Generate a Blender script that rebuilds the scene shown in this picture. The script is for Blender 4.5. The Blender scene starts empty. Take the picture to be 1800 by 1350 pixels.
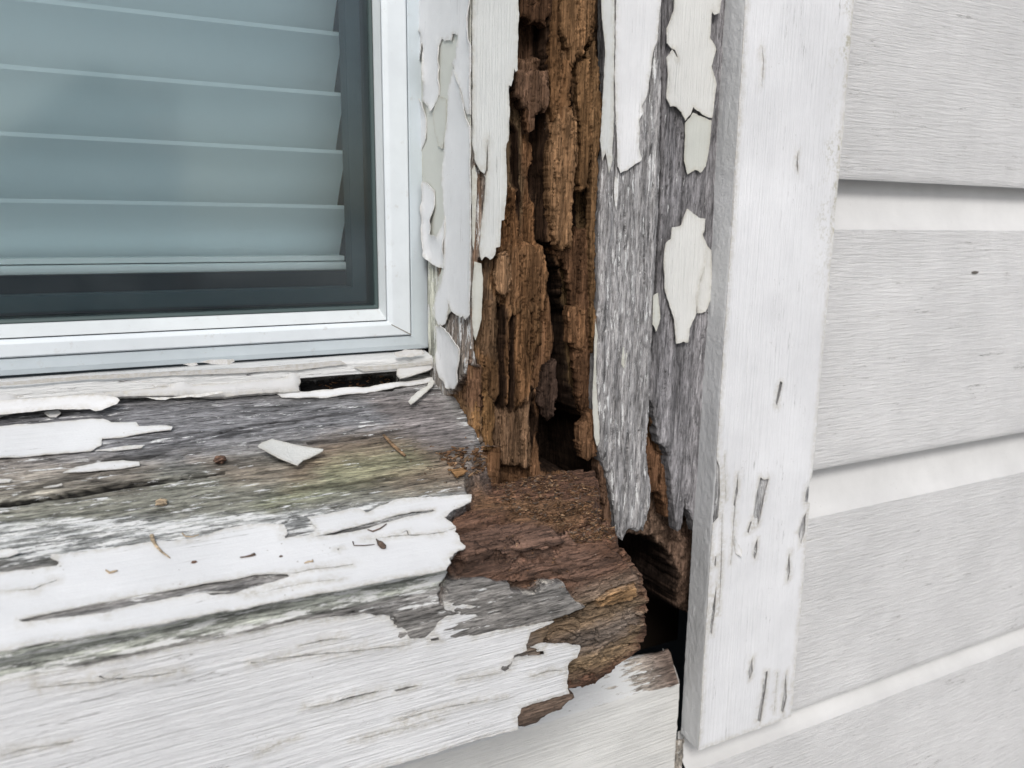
import bpy, math, random
import numpy as np
from mathutils import Matrix, Vector
from mathutils.geometry import delaunay_2d_cdt
from mathutils.bvhtree import BVHTree
random.seed(7)
scn = bpy.context.scene

# ---------------------------------------------------------------- camera, world, sun, exposure
PITCH, YAW, ROLL, FPX = math.radians(11.3798), math.radians(27.4264), math.radians(-.61068), 1408.086
def cam_axes():
    cp, sp, cy, sy = math.cos(PITCH), math.sin(PITCH), math.cos(YAW), math.sin(YAW)
    f = np.array([sy*cp, cy*cp, -sp]); rt = np.array([cy, -sy, 0.]); dn = np.cross(f, rt)
    cr, sr = math.cos(ROLL), math.sin(ROLL)
    return np.array([cr*rt+sr*dn, -sr*rt+cr*dn, f]).T
M = cam_axes()
cam_d = bpy.data.cameras.new('camera'); cam = bpy.data.objects.new('camera', cam_d)
scn.collection.objects.link(cam); scn.camera = cam
cam_d.sensor_width = 36; cam_d.lens = 36*FPX/1800; cam_d.clip_start = .01; cam_d.clip_end = 500
cam_d.dof.use_dof = True; cam_d.dof.focus_distance = .44; cam_d.dof.aperture_fstop = 12
cam.matrix_world = Matrix(((M[0,0], -M[0,1], -M[0,2], 0), (M[1,0], -M[1,1], -M[1,2], 0), (M[2,0], -M[2,1], -M[2,2], 0), (0,0,0,1)))

world = bpy.data.worlds.new('World'); scn.world = world; world.use_nodes = True
wn = world.node_tree; bg = wn.nodes['Background']
sky = wn.nodes.new('ShaderNodeTexSky'); sky.sky_type = 'NISHITA'; sky.sun_disc = False
SUN_EL, SUN_AZ = math.radians(41), math.radians(208)      # azimuth from +Y, clockwise; the wall faces -Y
sky.sun_elevation = SUN_EL; sky.sun_rotation = SUN_AZ; sky.dust_density = 3.0; sky.air_density = 1.0; sky.ozone_density = 1.0
hsv = wn.nodes.new('ShaderNodeHueSaturation'); hsv.inputs['Saturation'].default_value = .68
wn.links.new(sky.outputs[0], hsv.inputs['Color']); wn.links.new(hsv.outputs[0], bg.inputs[0]); bg.inputs[1].default_value = .118
sd = bpy.data.lights.new('sun', 'SUN'); sd.energy = 1.8; sd.angle = math.radians(18); sd.color = (1, .98, .95)
sun = bpy.data.objects.new('sun', sd); scn.collection.objects.link(sun)
sdir = Vector((math.sin(SUN_AZ)*math.cos(SUN_EL), math.cos(SUN_AZ)*math.cos(SUN_EL), math.sin(SUN_EL)))
sun.rotation_euler = sdir.to_track_quat('Z', 'Y').to_euler()
scn.view_settings.view_transform = 'Standard'; scn.view_settings.look = 'None'
scn.view_settings.exposure = .13; scn.view_settings.gamma = 1; scn.view_settings.use_curve_mapping = False

# ---------------------------------------------------------------- helpers: rays, noise, polygons
def ray(x, y): return M @ np.array([(x-900)/FPX, (y-675)/FPX, 1.])
def PY(x, y, Y): r = ray(x, y); return r*Y/r[1]
def PX(x, y, X): r = ray(x, y); return r*X/r[0]
def proj(P):
    c = P @ M
    return np.stack([900+FPX*c[..., 0]/c[..., 2], 675+FPX*c[..., 1]/c[..., 2]], -1)

def _hash(ix, iy, seed):
    h = (ix.astype(np.int64)*374761393 + iy.astype(np.int64)*668265263 + seed*1442695041) & 0xffffffff
    h = ((h ^ (h >> 13))*1274126177) & 0xffffffff
    h = ((h ^ (h >> 16))*2246822519) & 0xffffffff
    return ((h ^ (h >> 15)) & 0xffffff)/float(0xffffff)
def vn(x, y, seed=0):
    x, y = np.broadcast_arrays(np.asarray(x, float), np.asarray(y, float))
    ix, iy = np.floor(x), np.floor(y); fx, fy = x-ix, y-iy
    fx = fx*fx*fx*(fx*(fx*6-15)+10); fy = fy*fy*fy*(fy*(fy*6-15)+10)
    a, b, c, d = _hash(ix, iy, seed), _hash(ix+1, iy, seed), _hash(ix, iy+1, seed), _hash(ix+1, iy+1, seed)
    return a+(b-a)*fx+(c-a)*fy+(a-b-c+d)*fx*fy
def fbm(x, y, seed=0, oct=4, gain=.5):
    s = 0; a = 1; t = 0
    for o in range(oct):
        s = s+a*vn(np.asarray(x)*2**o+17.3*o, np.asarray(y)*2**o-9.1*o, seed+o*31); t += a; a *= gain
    return s/t
def cells(x, y, seed):
    """random value of the nearest jittered cell"""
    ix, iy = np.floor(x), np.floor(y); best = np.full(x.shape, 9.); val = np.zeros(x.shape); sec = np.full(x.shape, 9.)
    for dx in (-1, 0, 1):
        for dy in (-1, 0, 1):
            cx, cy = ix+dx, iy+dy
            d = (cx+_hash(cx, cy, seed)-x)**2+(cy+_hash(cx, cy, seed+5)-y)**2
            r = _hash(cx, cy, seed+9); m = d < best
            sec = np.where(m, best, np.minimum(sec, d)); best = np.where(m, d, best); val = np.where(m, r, val)
    return val, np.sqrt(sec)-np.sqrt(best)
def sstep(x): x = np.clip(x, 0, 1); return x*x*(3-2*x)

def sdf(px, py, poly):
    """signed distance to a polygon, positive inside; only near points are evaluated"""
    P = np.asarray(poly, float); out = np.full(px.shape, -1e3)
    pad = 30
    m = (px > P[:, 0].min()-pad) & (px < P[:, 0].max()+pad) & (py > P[:, 1].min()-pad) & (py < P[:, 1].max()+pad)
    x, y = px[m], py[m]; d = np.full(x.shape, 1e9); ins = np.zeros(x.shape, bool)
    for i in range(len(P)):
        a, b = P[i-1], P[i]; e = b-a; L = e@e+1e-12
        t = np.clip(((x-a[0])*e[0]+(y-a[1])*e[1])/L, 0, 1)
        d = np.minimum(d, (x-a[0]-t*e[0])**2+(y-a[1]-t*e[1])**2)
        c = (a[1] > y) != (b[1] > y)
        ins ^= c & (x < (b[0]-a[0])*(y-a[1])/(b[1]-a[1]+1e-12)+a[0])
    out[m] = np.where(ins, 1, -1)*np.sqrt(d)
    return out
def inpoly(x, y, P):
    ins = np.zeros(x.shape, bool)
    for i in range(len(P)):
        a, b = P[i-1], P[i]
        c = (a[1] > y) != (b[1] > y)
        ins ^= c & (x < (b[0]-a[0])*(y-a[1])/(b[1]-a[1]+1e-12)+a[0])
    return ins

# ---------------------------------------------------------------- materials
def new_mat(name):
    m = bpy.data.materials.new(name); m.use_nodes = True
    nt = m.node_tree; b = nt.nodes['Principled BSDF']; b.inputs['Specular IOR Level'].default_value = .3
    return m, nt, b
def nd(nt, typ, **kw):
    n = nt.nodes.new('ShaderNode'+typ)
    for k, v in kw.items():
        if k in ('operation', 'blend_type', 'data_type', 'attribute_name', 'feature', 'noise_dimensions', 'distance'): setattr(n, k, v)
        else: n.inputs[k.replace('_', ' ')].default_value = v
    return n
def noise(nt, pos, scale, detail=6, rough=.6, dist=0.):
    mp = nt.nodes.new('ShaderNodeMapping'); mp.inputs['Scale'].default_value = scale; nt.links.new(pos, mp.inputs['Vector'])
    n = nt.nodes.new('ShaderNodeTexNoise'); n.inputs['Scale'].default_value = 1; n.inputs['Detail'].default_value = detail
    n.inputs['Roughness'].default_value = rough; n.inputs['Distortion'].default_value = dist
    nt.links.new(mp.outputs[0], n.inputs['Vector']); return n.outputs['Fac']
def ramp(nt, fac, stops):
    r = nt.nodes.new('ShaderNodeValToRGB'); e = r.color_ramp.elements
    while len(e) < len(stops): e.new(.5)
    for k, (p, c) in enumerate(stops):
        e[k].position = p; e[k].color = (c, c, c, 1) if isinstance(c, (int, float)) else (*c, 1)
    nt.links.new(fac, r.inputs[0]); return r.outputs[0]
def mix(nt, a, b, fac, mode='MIX'):
    n = nt.nodes.new('ShaderNodeMix'); n.data_type = 'RGBA'; n.blend_type = mode
    for s, v in ((n.inputs['Factor'], fac), (n.inputs['A'], a), (n.inputs['B'], b)):
        if isinstance(v, bpy.types.NodeSocket): nt.links.new(v, s)
        elif isinstance(v, (int, float)): s.default_value = v
        else: s.default_value = (*v, 1)
    return n.outputs['Result']
def mth(nt, op, a, b=None):
    n = nt.nodes.new('ShaderNodeMath'); n.operation = op
    for s, v in ((n.inputs[0], a), (n.inputs[1], b)):
        if v is None: continue
        if isinstance(v, bpy.types.NodeSocket): nt.links.new(v, s)
        else: s.default_value = v
    return n.outputs[0]
def bump(nt, b, h, dist, strength=1.):
    n = nt.nodes.new('ShaderNodeBump'); n.inputs['Distance'].default_value = dist; n.inputs['Strength'].default_value = strength
    nt.links.new(h, n.inputs['Height'])
    if b.inputs['Normal'].is_linked: nt.links.new(b.inputs['Normal'].links[0].from_socket, n.inputs['Normal'])
    nt.links.new(n.outputs[0], b.inputs['Normal'])
def gscale(axis, along, across):
    s = [across]*3; s['XYZ'.index(axis)] = along; return s

def wood_mat(name, axis, attr=True, base=(.2, .2, .2), relief=.0006, contrast=1., rough=.85, al=80):
    m, nt, b = new_mat(name); pos = nt.nodes.new('ShaderNodeNewGeometry').outputs['Position']
    if attr:
        at = nt.nodes.new('ShaderNodeAttribute'); at.attribute_name = 'tone'; col, alpha = at.outputs['Color'], at.outputs['Alpha']
    else:
        rgb = nt.nodes.new('ShaderNodeRGB'); rgb.outputs[0].default_value = (*base, 1); col, alpha = rgb.outputs[0], None
    f1 = noise(nt, pos, gscale(axis, al, 640), 4, .78, .1)
    f2 = noise(nt, pos, gscale(axis, 14, 160), 5, .6, .5)
    f3 = noise(nt, pos, gscale(axis, al*1.3, 1250), 2, .6)
    v = ramp(nt, f1, [(.3, max(.0, 1-.75*contrast)), (.5, 1.), (.68, 1+.55*contrast)])
    c = mix(nt, col, v, 1., 'MULTIPLY')
    c = mix(nt, c, ramp(nt, f2, [(.3, 1-.45*contrast), (.5, 1.), (.7, 1+.4*contrast)]), 1., 'MULTIPLY')
    c = mix(nt, c, ramp(nt, f3, [(.30, .30), (.44, 1.), (.58, 1.05), (.72, 1.8)]), .9, 'MULTIPLY')
    if alpha is not None:
        r1 = noise(nt, pos, gscale(axis, 60, 420), 9, .72)
        th = mth(nt, 'SUBTRACT', mth(nt, 'ADD', r1, mth(nt, 'MULTIPLY', alpha, .5)), .72)
        k = mth(nt, 'MULTIPLY', th, 22.); kc = nt.nodes.new('ShaderNodeClamp'); nt.links.new(k, kc.inputs[0])
        c = mix(nt, c, (.66, .67, .67), kc.outputs[0])
    nt.links.new(c, b.inputs['Base Color']); b.inputs['Roughness'].default_value = rough
    if name.startswith('rotten'): b.inputs['Specular IOR Level'].default_value = .04
    h = mth(nt, 'ADD', mth(nt, 'MULTIPLY', f1, 1.), mth(nt, 'MULTIPLY', f3, .35))
    bump(nt, b, h, relief)
    return m

def paint_mat(name, axis, base=(.76, .77, .78), relief=.0003, across=700, along=40, cracks=.5, specks=.5, dirt=.3, rough=.55, blotch=(.86, 1.04), pits=0., dirtcol=(.33, .31, .25), mildew=False):
    m, nt, b = new_mat(name); pos = nt.nodes.new('ShaderNodeNewGeometry').outputs['Position']
    f1 = noise(nt, pos, gscale(axis, along*.6, across*1.3), 4, .75, .15)
    fb = noise(nt, pos, gscale(axis, along*.35, across*.4), 4, .6, .3)
    f1 = mth(nt, 'ADD', mth(nt, 'MULTIPLY', f1, .68), mth(nt, 'MULTIPLY', fb, .32))
    f2 = noise(nt, pos, (14, 14, 14), 6, .65)
    c = mix(nt, base, ramp(nt, f2, [(.3, blotch[0]), (.7, blotch[1])]), 1., 'MULTIPLY')
    # dirt caught in the low grain, in broad patches
    msk = ramp(nt, noise(nt, pos, gscale(axis, 16, 40), 6, .7), [(.5, 0.), (.68, 1.)])
    low = ramp(nt, f1, [(.28, 1.), (.42, 0.)])
    d = mth(nt, 'MULTIPLY', mth(nt, 'MULTIPLY', msk, low), dirt)
    c = mix(nt, c, dirtcol, d)
    if cracks > 0:
        n = noise(nt, pos, gscale(axis, 7, 190), 5, .55, .25)
        ln = mth(nt, 'ABSOLUTE', mth(nt, 'SUBTRACT', n, .5))
        lm = ramp(nt, ln, [(0., 1.), (.0055, 0.)])
        mm = ramp(nt, noise(nt, pos, gscale(axis, 22, 60), 4, .6), [(.56, 0.), (.63, 1.)])
        ck = mth(nt, 'MULTIPLY', mth(nt, 'MULTIPLY', lm, mm), cracks)
        c = mix(nt, c, (.11, .10, .09), ck)
    if specks > 0:
        vo = nt.nodes.new('ShaderNodeTexVoronoi'); vo.inputs['Scale'].default_value = 330; nt.links.new(pos, vo.inputs['Vector'])
        sp = ramp(nt, vo.outputs['Distance'], [(.05, 1.), (.15, 0.)])
        sm = ramp(nt, noise(nt, pos, (55, 55, 55), 3, .6), [(.57, 0.), (.63, 1.)])
        c = mix(nt, c, (.2, .17, .13), mth(nt, 'MULTIPLY', mth(nt, 'MULTIPLY', sp, sm), specks))
    ea = nt.nodes.new('ShaderNodeAttribute'); ea.attribute_name = 'wear'
    en = ramp(nt, noise(nt, pos, (420, 420, 420), 5, .7), [(.3, 0.), (.6, 1.)])
    c = mix(nt, c, (.40, .37, .30), mth(nt, 'MULTIPLY', mth(nt, 'MULTIPLY', ea.outputs['Fac'], en), .6))
    if mildew:
        sx = nt.nodes.new('ShaderNodeSeparateXYZ'); nt.links.new(pos, sx.inputs[0])
        r1 = nt.nodes.new('ShaderNodeMapRange'); nt.links.new(sx.outputs[0], r1.inputs[0]); r1.inputs[1].default_value = .418; r1.inputs[2].default_value = .438
        r2 = nt.nodes.new('ShaderNodeMapRange'); nt.links.new(sx.outputs[2], r2.inputs[0]); r2.inputs[1].default_value = -.06; r2.inputs[2].default_value = .02
        k = ramp(nt, noise(nt, pos, (420, 420, 300), 6, .75), [(.50, 0.), (.58, 1.)]); k2 = ramp(nt, noise(nt, pos, (40, 40, 30), 3, .6), [(.42, 0.), (.6, 1.)])
        c = mix(nt, c, (.33, .31, .22), mth(nt, 'MULTIPLY', mth(nt, 'MULTIPLY', mth(nt, 'MULTIPLY', r1.outputs[0], r2.outputs[0]), mth(nt, 'MULTIPLY', k, k2)), .8))
    nt.links.new(c, b.inputs['Base Color']); b.inputs['Roughness'].default_value = rough
    bump(nt, b, f1, relief)
    bump(nt, b, noise(nt, pos, (800, 800, 800), 3, .65), .00012+pits)
    return m

MW_X = wood_mat('weathered_wood_along', 'X', relief=.0011, contrast=1.2); MW_Z = wood_mat('weathered_wood_upright', 'Z', relief=.0009, contrast=1.15)
M_ROTZ = wood_mat('rotten_wood_upright', 'Z', relief=.0010, contrast=1.15, al=32)
M_ROTX = wood_mat('rotten_wood_along', 'X', relief=.0012, contrast=1., al=45)
MP_SILL = paint_mat('white_paint_sill', 'X', (.70, .71, .725), relief=.0004, across=300, cracks=.7, specks=.9, dirt=.5)
MP_FAS = paint_mat('white_paint_fascia', 'X', (.71, .72, .735), relief=.0018, across=480, along=28, cracks=.9, specks=.5, dirt=1.)
MP_POST = paint_mat('white_paint_post', 'Z', (.73, .74, .755), relief=.0006, across=420, cracks=.6, specks=.35, dirt=.6)
MP_FRONT = paint_mat('grey_white_paint_post', 'Z', (.62, .64, .63), relief=.0010, across=600, cracks=1., specks=.3, dirt=.8)
MP_CREAM = paint_mat('cream_undercoat', 'Z', (.57, .585, .545), relief=.0003, across=500, cracks=.3, specks=.1, dirt=.6)
MP_BOARD = paint_mat('warm_white_paint', 'Z', (.67, .675, .655), relief=.0009, across=500, cracks=.5, specks=.3, dirt=.35)
MP_TRIM = paint_mat('trim_paint', 'Z', (.74, .75, .77), relief=.0008, across=450, along=30, cracks=.8, specks=.4, dirt=.5, mildew=True)
MP_TSIDE = paint_mat('trim_side_paint', 'Z', (.52, .53, .54), relief=.0004, across=500, along=200, cracks=0, specks=.2, dirt=.4, pits=.0003, blotch=(.8, 1.1))
MP_SIDE = paint_mat('siding_paint', 'X', (.70, .70, .70), relief=.0019, across=640, along=75, cracks=1., specks=.7, dirt=1.)
MP_COVE = paint_mat('siding_cove_paint', 'X', (.63, .63, .625), relief=.00008, across=300, cracks=0, specks=.5, dirt=.5)
MP_UNDER = paint_mat('under_board_paint', 'X', (.69, .69, .67), relief=.0015, across=460, along=24, cracks=.7, specks=.6, dirt=.8, dirtcol=(.25, .19, .13))

def plain(name, col, rough, spec=.3):
    m, nt, b = new_mat(name); b.inputs['Base Color'].default_value = (*col, 1); b.inputs['Roughness'].default_value = rough
    b.inputs['Specular IOR Level'].default_value = spec; return m
def vinyl(name, col, rough=.35):
    m, nt, b = new_mat(name); pos = nt.nodes.new('ShaderNodeNewGeometry').outputs['Position']
    c = mix(nt, col, ramp(nt, noise(nt, pos, (25, 25, 25), 5, .6), [(.3, .88), (.65, 1.)]), 1., 'MULTIPLY')
    g = ramp(nt, noise(nt, pos, (130, 130, 130), 6, .7), [(.60, 0.), (.72, 1.)])
    c = mix(nt, c, (.34, .30, .25), mth(nt, 'MULTIPLY', g, .35))
    nt.links.new(c, b.inputs['Base Color']); b.inputs['Roughness'].default_value = rough; return m
M_VINYL = vinyl('white_vinyl', (.68, .73, .765)); M_FLANGE = vinyl('grey_vinyl', (.58, .645, .685)); M_LEDGE = vinyl('dusty_vinyl', (.60, .635, .65), .6)
M_SPACER = plain('dark_gasket', (.05, .075, .075), .5)
M_BLIND = plain('blind_slat', (.86, .95, .98), .45)
M_RAIL = plain('blind_rail', (.88, .92, .92), .4)
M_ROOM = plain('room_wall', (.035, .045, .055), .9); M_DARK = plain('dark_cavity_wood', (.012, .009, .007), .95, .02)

def glass_mat():
    m, nt, b = new_mat('window_glass'); nt.nodes.remove(b)
    out = [n for n in nt.nodes if n.type == 'OUTPUT_MATERIAL'][0]
    tr = nt.nodes.new('ShaderNodeBsdfTransparent'); tr.inputs[0].default_value = (.955, .995, 1.0, 1)
    gl = nt.nodes.new('ShaderNodeBsdfGlossy'); gl.inputs['Roughness'].default_value = .08; gl.inputs[0].default_value = (.88, .97, 1, 1)
    fr = nt.nodes.new('ShaderNodeFresnel'); fr.inputs[0].default_value = 1.5
    mx = nt.nodes.new('ShaderNodeMixShader'); nt.links.new(fr.outputs[0], mx.inputs[0])
    nt.links.new(tr.outputs[0], mx.inputs[1]); nt.links.new(gl.outputs[0], mx.inputs[2]); 
    # a thin film of dust
    df = nt.nodes.new('ShaderNodeBsdfDiffuse'); df.inputs[0].default_value = (.7, .75, .76, 1)
    pos = nt.nodes.new('ShaderNodeNewGeometry').outputs['Position']
    dn_ = ramp(nt, noise(nt, pos, (30, 30, 30), 8, .75), [(.35, .004), (.75, .025)])
    m2 = nt.nodes.new('ShaderNodeMixShader'); nt.links.new(dn_, m2.inputs[0]); nt.links.new(mx.outputs[0], m2.inputs[1]); nt.links.new(df.outputs[0], m2.inputs[2])
    nt.links.new(m2.outputs[0], out.inputs[0]); return m
M_GLASS = glass_mat()

# ---------------------------------------------------------------- object helpers
def link(o, parent=None):
    scn.collection.objects.link(o)
    if parent is not None:
        o.parent = parent; o.location = -Vector(parent.location)   # meshes keep world coordinates
    return o
def thing(name, label, cat, loc=(0, 0, 0), group=None):
    o = bpy.data.objects.new(name, None); o.empty_display_size = .02; o.location = loc; scn.collection.objects.link(o)
    tag(o, label, cat, group); return o
def tag(o, label=None, cat=None, group=None, kind=None):
    for k, v in (('label', label), ('category', cat), ('group', group), ('kind', kind)):
        if v: o[k] = v
    return o
def mesh_np(name, V, F, mat, parent=None, smooth=True, tone=None, flat_from=None):
    me = bpy.data.meshes.new(name); V = np.asarray(V, np.float32)
    F = list(F) if not isinstance(F, np.ndarray) else F
    me.vertices.add(len(V)); me.vertices.foreach_set('co', V.ravel())
    if isinstance(F, np.ndarray):
        k = F.shape[1]; n = len(F); me.loops.add(n*k); me.loops.foreach_set('vertex_index', F.astype(np.int32).ravel())
        me.polygons.add(n); me.polygons.foreach_set('loop_start', np.arange(n, dtype=np.int32)*k)
    else:
        flat = [i for f in F for i in f]; st = np.cumsum([0]+[len(f) for f in F[:-1]])
        n = len(F); me.loops.add(len(flat)); me.loops.foreach_set('vertex_index', np.array(flat, np.int32))
        me.polygons.add(n); me.polygons.foreach_set('loop_start', st.astype(np.int32))
    me.update(calc_edges=True); me.validate()
    sm = np.ones(len(me.polygons), bool) if smooth else np.zeros(len(me.polygons), bool)
    if flat_from is not None: sm[flat_from:] = False
    me.polygons.foreach_set('use_smooth', sm)
    if tone is not None:
        a = me.color_attributes.new('tone', 'FLOAT_COLOR', 'POINT'); a.data.foreach_set('color', np.asarray(tone, np.float32).ravel())
    me.materials.append(mat); o = bpy.data.objects.new(name, me); return link(o, parent)
def grid_faces(nu, nv, flip=False):
    i = np.arange(nu-1)[:, None]*nv+np.arange(nv-1)[None, :]
    F = np.stack([i, i+nv, i+nv+1, i+1], -1).reshape(-1, 4)
    return F[:, ::-1] if flip else F
def box(name, x0, x1, y0, y1, z0, z1, mat, parent=None, bevel=0):
    V = [(x, y, z) for x in (x0, x1) for y in (y0, y1) for z in (z0, z1)]
    F = [(0, 1, 3, 2), (4, 6, 7, 5), (0, 4, 5, 1), (2, 3, 7, 6), (0, 2, 6, 4), (1, 5, 7, 3)]
    o = mesh_np(name, V, F, mat, parent, smooth=False)
    if bevel:
        b = o.modifiers.new('bevel', 'BEVEL'); b.width = bevel; b.segments = 2
    return o
def sweep_x(name, prof, x0, x1, mat, parent, smooth=False):
    """closed profile of (y, z) extruded from x0 to x1"""
    n = len(prof); V = [(x0, y, z) for y, z in prof]+[(x1, y, z) for y, z in prof]
    F = [(i, (i+1) % n, n+(i+1) % n, n+i) for i in range(n)]+[tuple(range(n))[::-1], tuple(range(n, 2*n))]
    return mesh_np(name, V, F, mat, parent, smooth=smooth)

class Plane:
    def __init__(s, O, U, V, N): s.O, s.U, s.V, s.N = [np.array(a, float) for a in (O, U, V, N)]
    def off(s, d): return Plane(s.O+s.N*d, s.U, s.V, s.N)
    def uv(s, x, y):
        r = ray(x, y); k = (s.O@s.N)/(r@s.N); p = r*k-s.O; return p@s.U, p@s.V
    def at(s, uv, h): uv = np.asarray(uv); return s.O+uv[:, :1]*s.U+uv[:, 1:2]*s.V+np.asarray(h)[:, None]*s.N
YP, XR, YF, YT, XT = .40, .1815, .3062, .385, .3505
SL = math.atan(.322); ZS = -.1147
PL_SILL = Plane((0, YP, ZS), (1, 0, 0), (0, math.cos(SL), math.sin(SL)), (0, -math.sin(SL), math.cos(SL)))
PL_FAS = Plane((0, YF, 0), (1, 0, 0), (0, 0, 1), (0, -1, 0))
PL_REV = Plane((XR, 0, 0), (0, 1, 0), (0, 0, 1), (-1, 0, 0))
PL_POST = Plane((0, YP, 0), (1, 0, 0), (0, 0, 1), (0, -1, 0))
PL_TRIM = Plane((0, YT, 0), (1, 0, 0), (0, 0, 1), (0, -1, 0))
PL_TSIDE = Plane((XT, 0, 0), (0, 1, 0), (0, 0, 1), (-1, 0, 0))
def sill_z(Y): return ZS+.322*(Y-YP)

def jag_loop(P, step, jag, seed, grain=0):
    """resample a closed outline and roughen it; along the grain the edge stays straighter"""
    P = np.asarray(P, float); out = []
    for i in range(len(P)):
        a, b = P[i], P[(i+1) % len(P)]; L = np.linalg.norm(b-a); n = max(1, int(L/step))
        for k in range(n): out.append(a+(b-a)*k/n)
    Q = np.array(out); s = np.arange(len(Q))*step
    nx = np.roll(Q, -1, 0)-np.roll(Q, 1, 0); nx /= np.linalg.norm(nx, axis=1)[:, None]+1e-12; nrm = np.stack([nx[:, 1], -nx[:, 0]], -1)
    w = jag*(.45+1.1*np.abs(nx[:, 1-grain]))
    f = (fbm(s/.0065, s*0+.5, seed, 3, .6)-.5)*1.5
    for sc_, am in ((.0032, 1.0), (.0015, .8), (.0008, .5)):                  # angular, not rounded, nicks
        q = s/sc_+seed*1.7; i0 = np.floor(q); a0 = _hash(i0, i0*0+3, seed+9); a1 = _hash(i0+1, i0*0+3, seed+9); f = f+am*(a0+(a1-a0)*(q-i0)-.5)
    return Q+nrm*(w*f)[:, None]

def sheet(name, poly, plane, mat, parent=None, th=.0005, off=.0004, jag=.0007, step=.0009, grid=.0025, seed=1, holes=(), curl=0., curl_w=.004,
          dome=0., dome_r=.005, grain=0, rough=.0, fibre=.0, tone=None, label=None, world=None, off_fn=None):
    """a sheet or slab with a ragged outline (photo pixels on a plane), real thickness, lifted or rounded edges"""
    pl = plane.off(off) if off else plane
    P = np.array([pl.uv(*p) for p in poly]) if world is None else np.asarray(world, float)
    L = jag_loop(P, step, jag, seed, grain); loops = [L]
    for k, h in enumerate(holes):
        loops.append(jag_loop(np.array([pl.uv(*p) for p in h]), min(step, .0008), jag*.6, seed+50+k, grain))
    x0, y0 = L.min(0); x1, y1 = L.max(0)
    gx, gy = np.meshgrid(np.arange(x0, x1, grid), np.arange(y0, y1, grid), indexing='ij')
    gx, gy = gx.ravel(), gy.ravel()
    gx, gy = gx+(vn(gx*9e3, gy*7e3, seed)-.5)*grid*.5, gy+(vn(gx*8e3, gy*9e3, seed+3)-.5)*grid*.5
    def inside(x, y):
        r = inpoly(x, y, loops[0])
        for h in loops[1:]: r &= ~inpoly(x, y, h)
        return r
    allp = np.concatenate(loops); allq = np.concatenate([np.roll(l, -1, 0) for l in loops])
    def dist(x, y):
        d = np.full(x.shape, 1e9)
        for a, b in zip(allp, allq):
            e = b-a; t = np.clip(((x-a[0])*e[0]+(y-a[1])*e[1])/(e@e+1e-14), 0, 1)
            d = np.minimum(d, (x-a[0]-t*e[0])**2+(y-a[1]-t*e[1])**2)
        return np.sqrt(d)
    m = inside(gx, gy); gx, gy = gx[m], gy[m]
    if len(gx): m = dist(gx, gy) > step*.6; gx, gy = gx[m], gy[m]
    vs = [Vector(p) for p in allp]+[Vector((a, b)) for a, b in zip(gx, gy)]
    ed = []; k0 = 0
    for l in loops:
        n = len(l); ed += [(k0+i, k0+(i+1) % n) for i in range(n)]; k0 += n
    v, e, f, *_ = delaunay_2d_cdt(vs, ed, [], 0, 1e-7, False)
    V2 = np.array([(a.x, a.y) for a in v]); T = np.array([t for t in f if len(t) == 3])
    c = V2[T].mean(1); T = T[inside(c[:, 0], c[:, 1])]
    used = np.unique(T); mp = -np.ones(len(V2), int); mp[used] = np.arange(len(used)); V2 = V2[used]; T = mp[T]
    a_ = V2[T]; ar = (a_[:, 1, 0]-a_[:, 0, 0])*(a_[:, 2, 1]-a_[:, 0, 1])-(a_[:, 1, 1]-a_[:, 0, 1])*(a_[:, 2, 0]-a_[:, 0, 0])
    chir = np.cross(pl.U, pl.V)@pl.N
    T[(ar*chir) < 0] = T[(ar*chir) < 0][:, ::-1]
    d = dist(V2[:, 0], V2[:, 1]); u, w = V2[:, 0], V2[:, 1]
    h = np.zeros(len(V2))
    if curl:
        h += .6*curl*np.exp(-d/curl_w)*np.clip((fbm(u/.014+seed, w/.014, seed+4, 3)-.38)*3.2, 0, 1.6)
    if dome: h -= dome*(1-np.sqrt(np.clip(1-(1-np.clip(d/dome_r, 0, 1))**2, 0, 1)))
    ga, gc = (u, w) if grain == 0 else (w, u)
    if rough: h += rough*(fbm(ga/.03+seed, gc/.008, seed+8, 4)-.5)*2
    if fibre: h -= fibre*(1-np.abs(fbm(ga/.035+seed, gc/.0022+3*vn(ga/.03, gc/.02, seed), seed+2, 4, .6)-.5)*4).clip(0, 1)
    if off_fn is not None: h += off_fn(u, w)
    top = pl.at(V2, h+th); bot = pl.at(V2, h)
    E = np.sort(np.concatenate([T[:, [0, 1]], T[:, [1, 2]], T[:, [2, 0]]]), 1); D = np.concatenate([T[:, [0, 1]], T[:, [1, 2]], T[:, [2, 0]]])
    _, inv, cnt = np.unique(E, axis=0, return_inverse=True, return_counts=True); B = D[cnt[inv.ravel()] == 1]
    n = len(V2); F = [tuple(t) for t in T.tolist()]; nf = len(F)
    V = np.concatenate([top, top, bot])
    F += [(n+a, 2*n+a, 2*n+b, n+b) for a, b in B.tolist()]; F += [(2*n+a, 2*n+c, 2*n+b) for a, b, c in T.tolist()]
    tn = None
    if tone is not None:
        t3 = np.array(tone if len(tone) == 4 else (*tone, 0.)); var = .72+.56*fbm(ga/.03, gc/.004, seed+21, 3)
        t1 = np.repeat(t3[None], n, 0); t1[:, :3] *= var[:, None]; tn = np.concatenate([t1, t1*np.array([.8, .8, .8, .5]), t1*np.array([.6, .6, .6, 0])])
    o = mesh_np(name, V, F, mat, parent, tone=tn, flat_from=nf)
    if tone is None:
        wv = np.exp(-d/.0011)*1.0; a = o.data.attributes.new('wear', 'FLOAT', 'POINT'); a.data.foreach_set('value', np.concatenate([wv, wv*0+.75, wv*0+1]).astype(np.float32))
    if label: o['label'] = label
    return o

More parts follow.
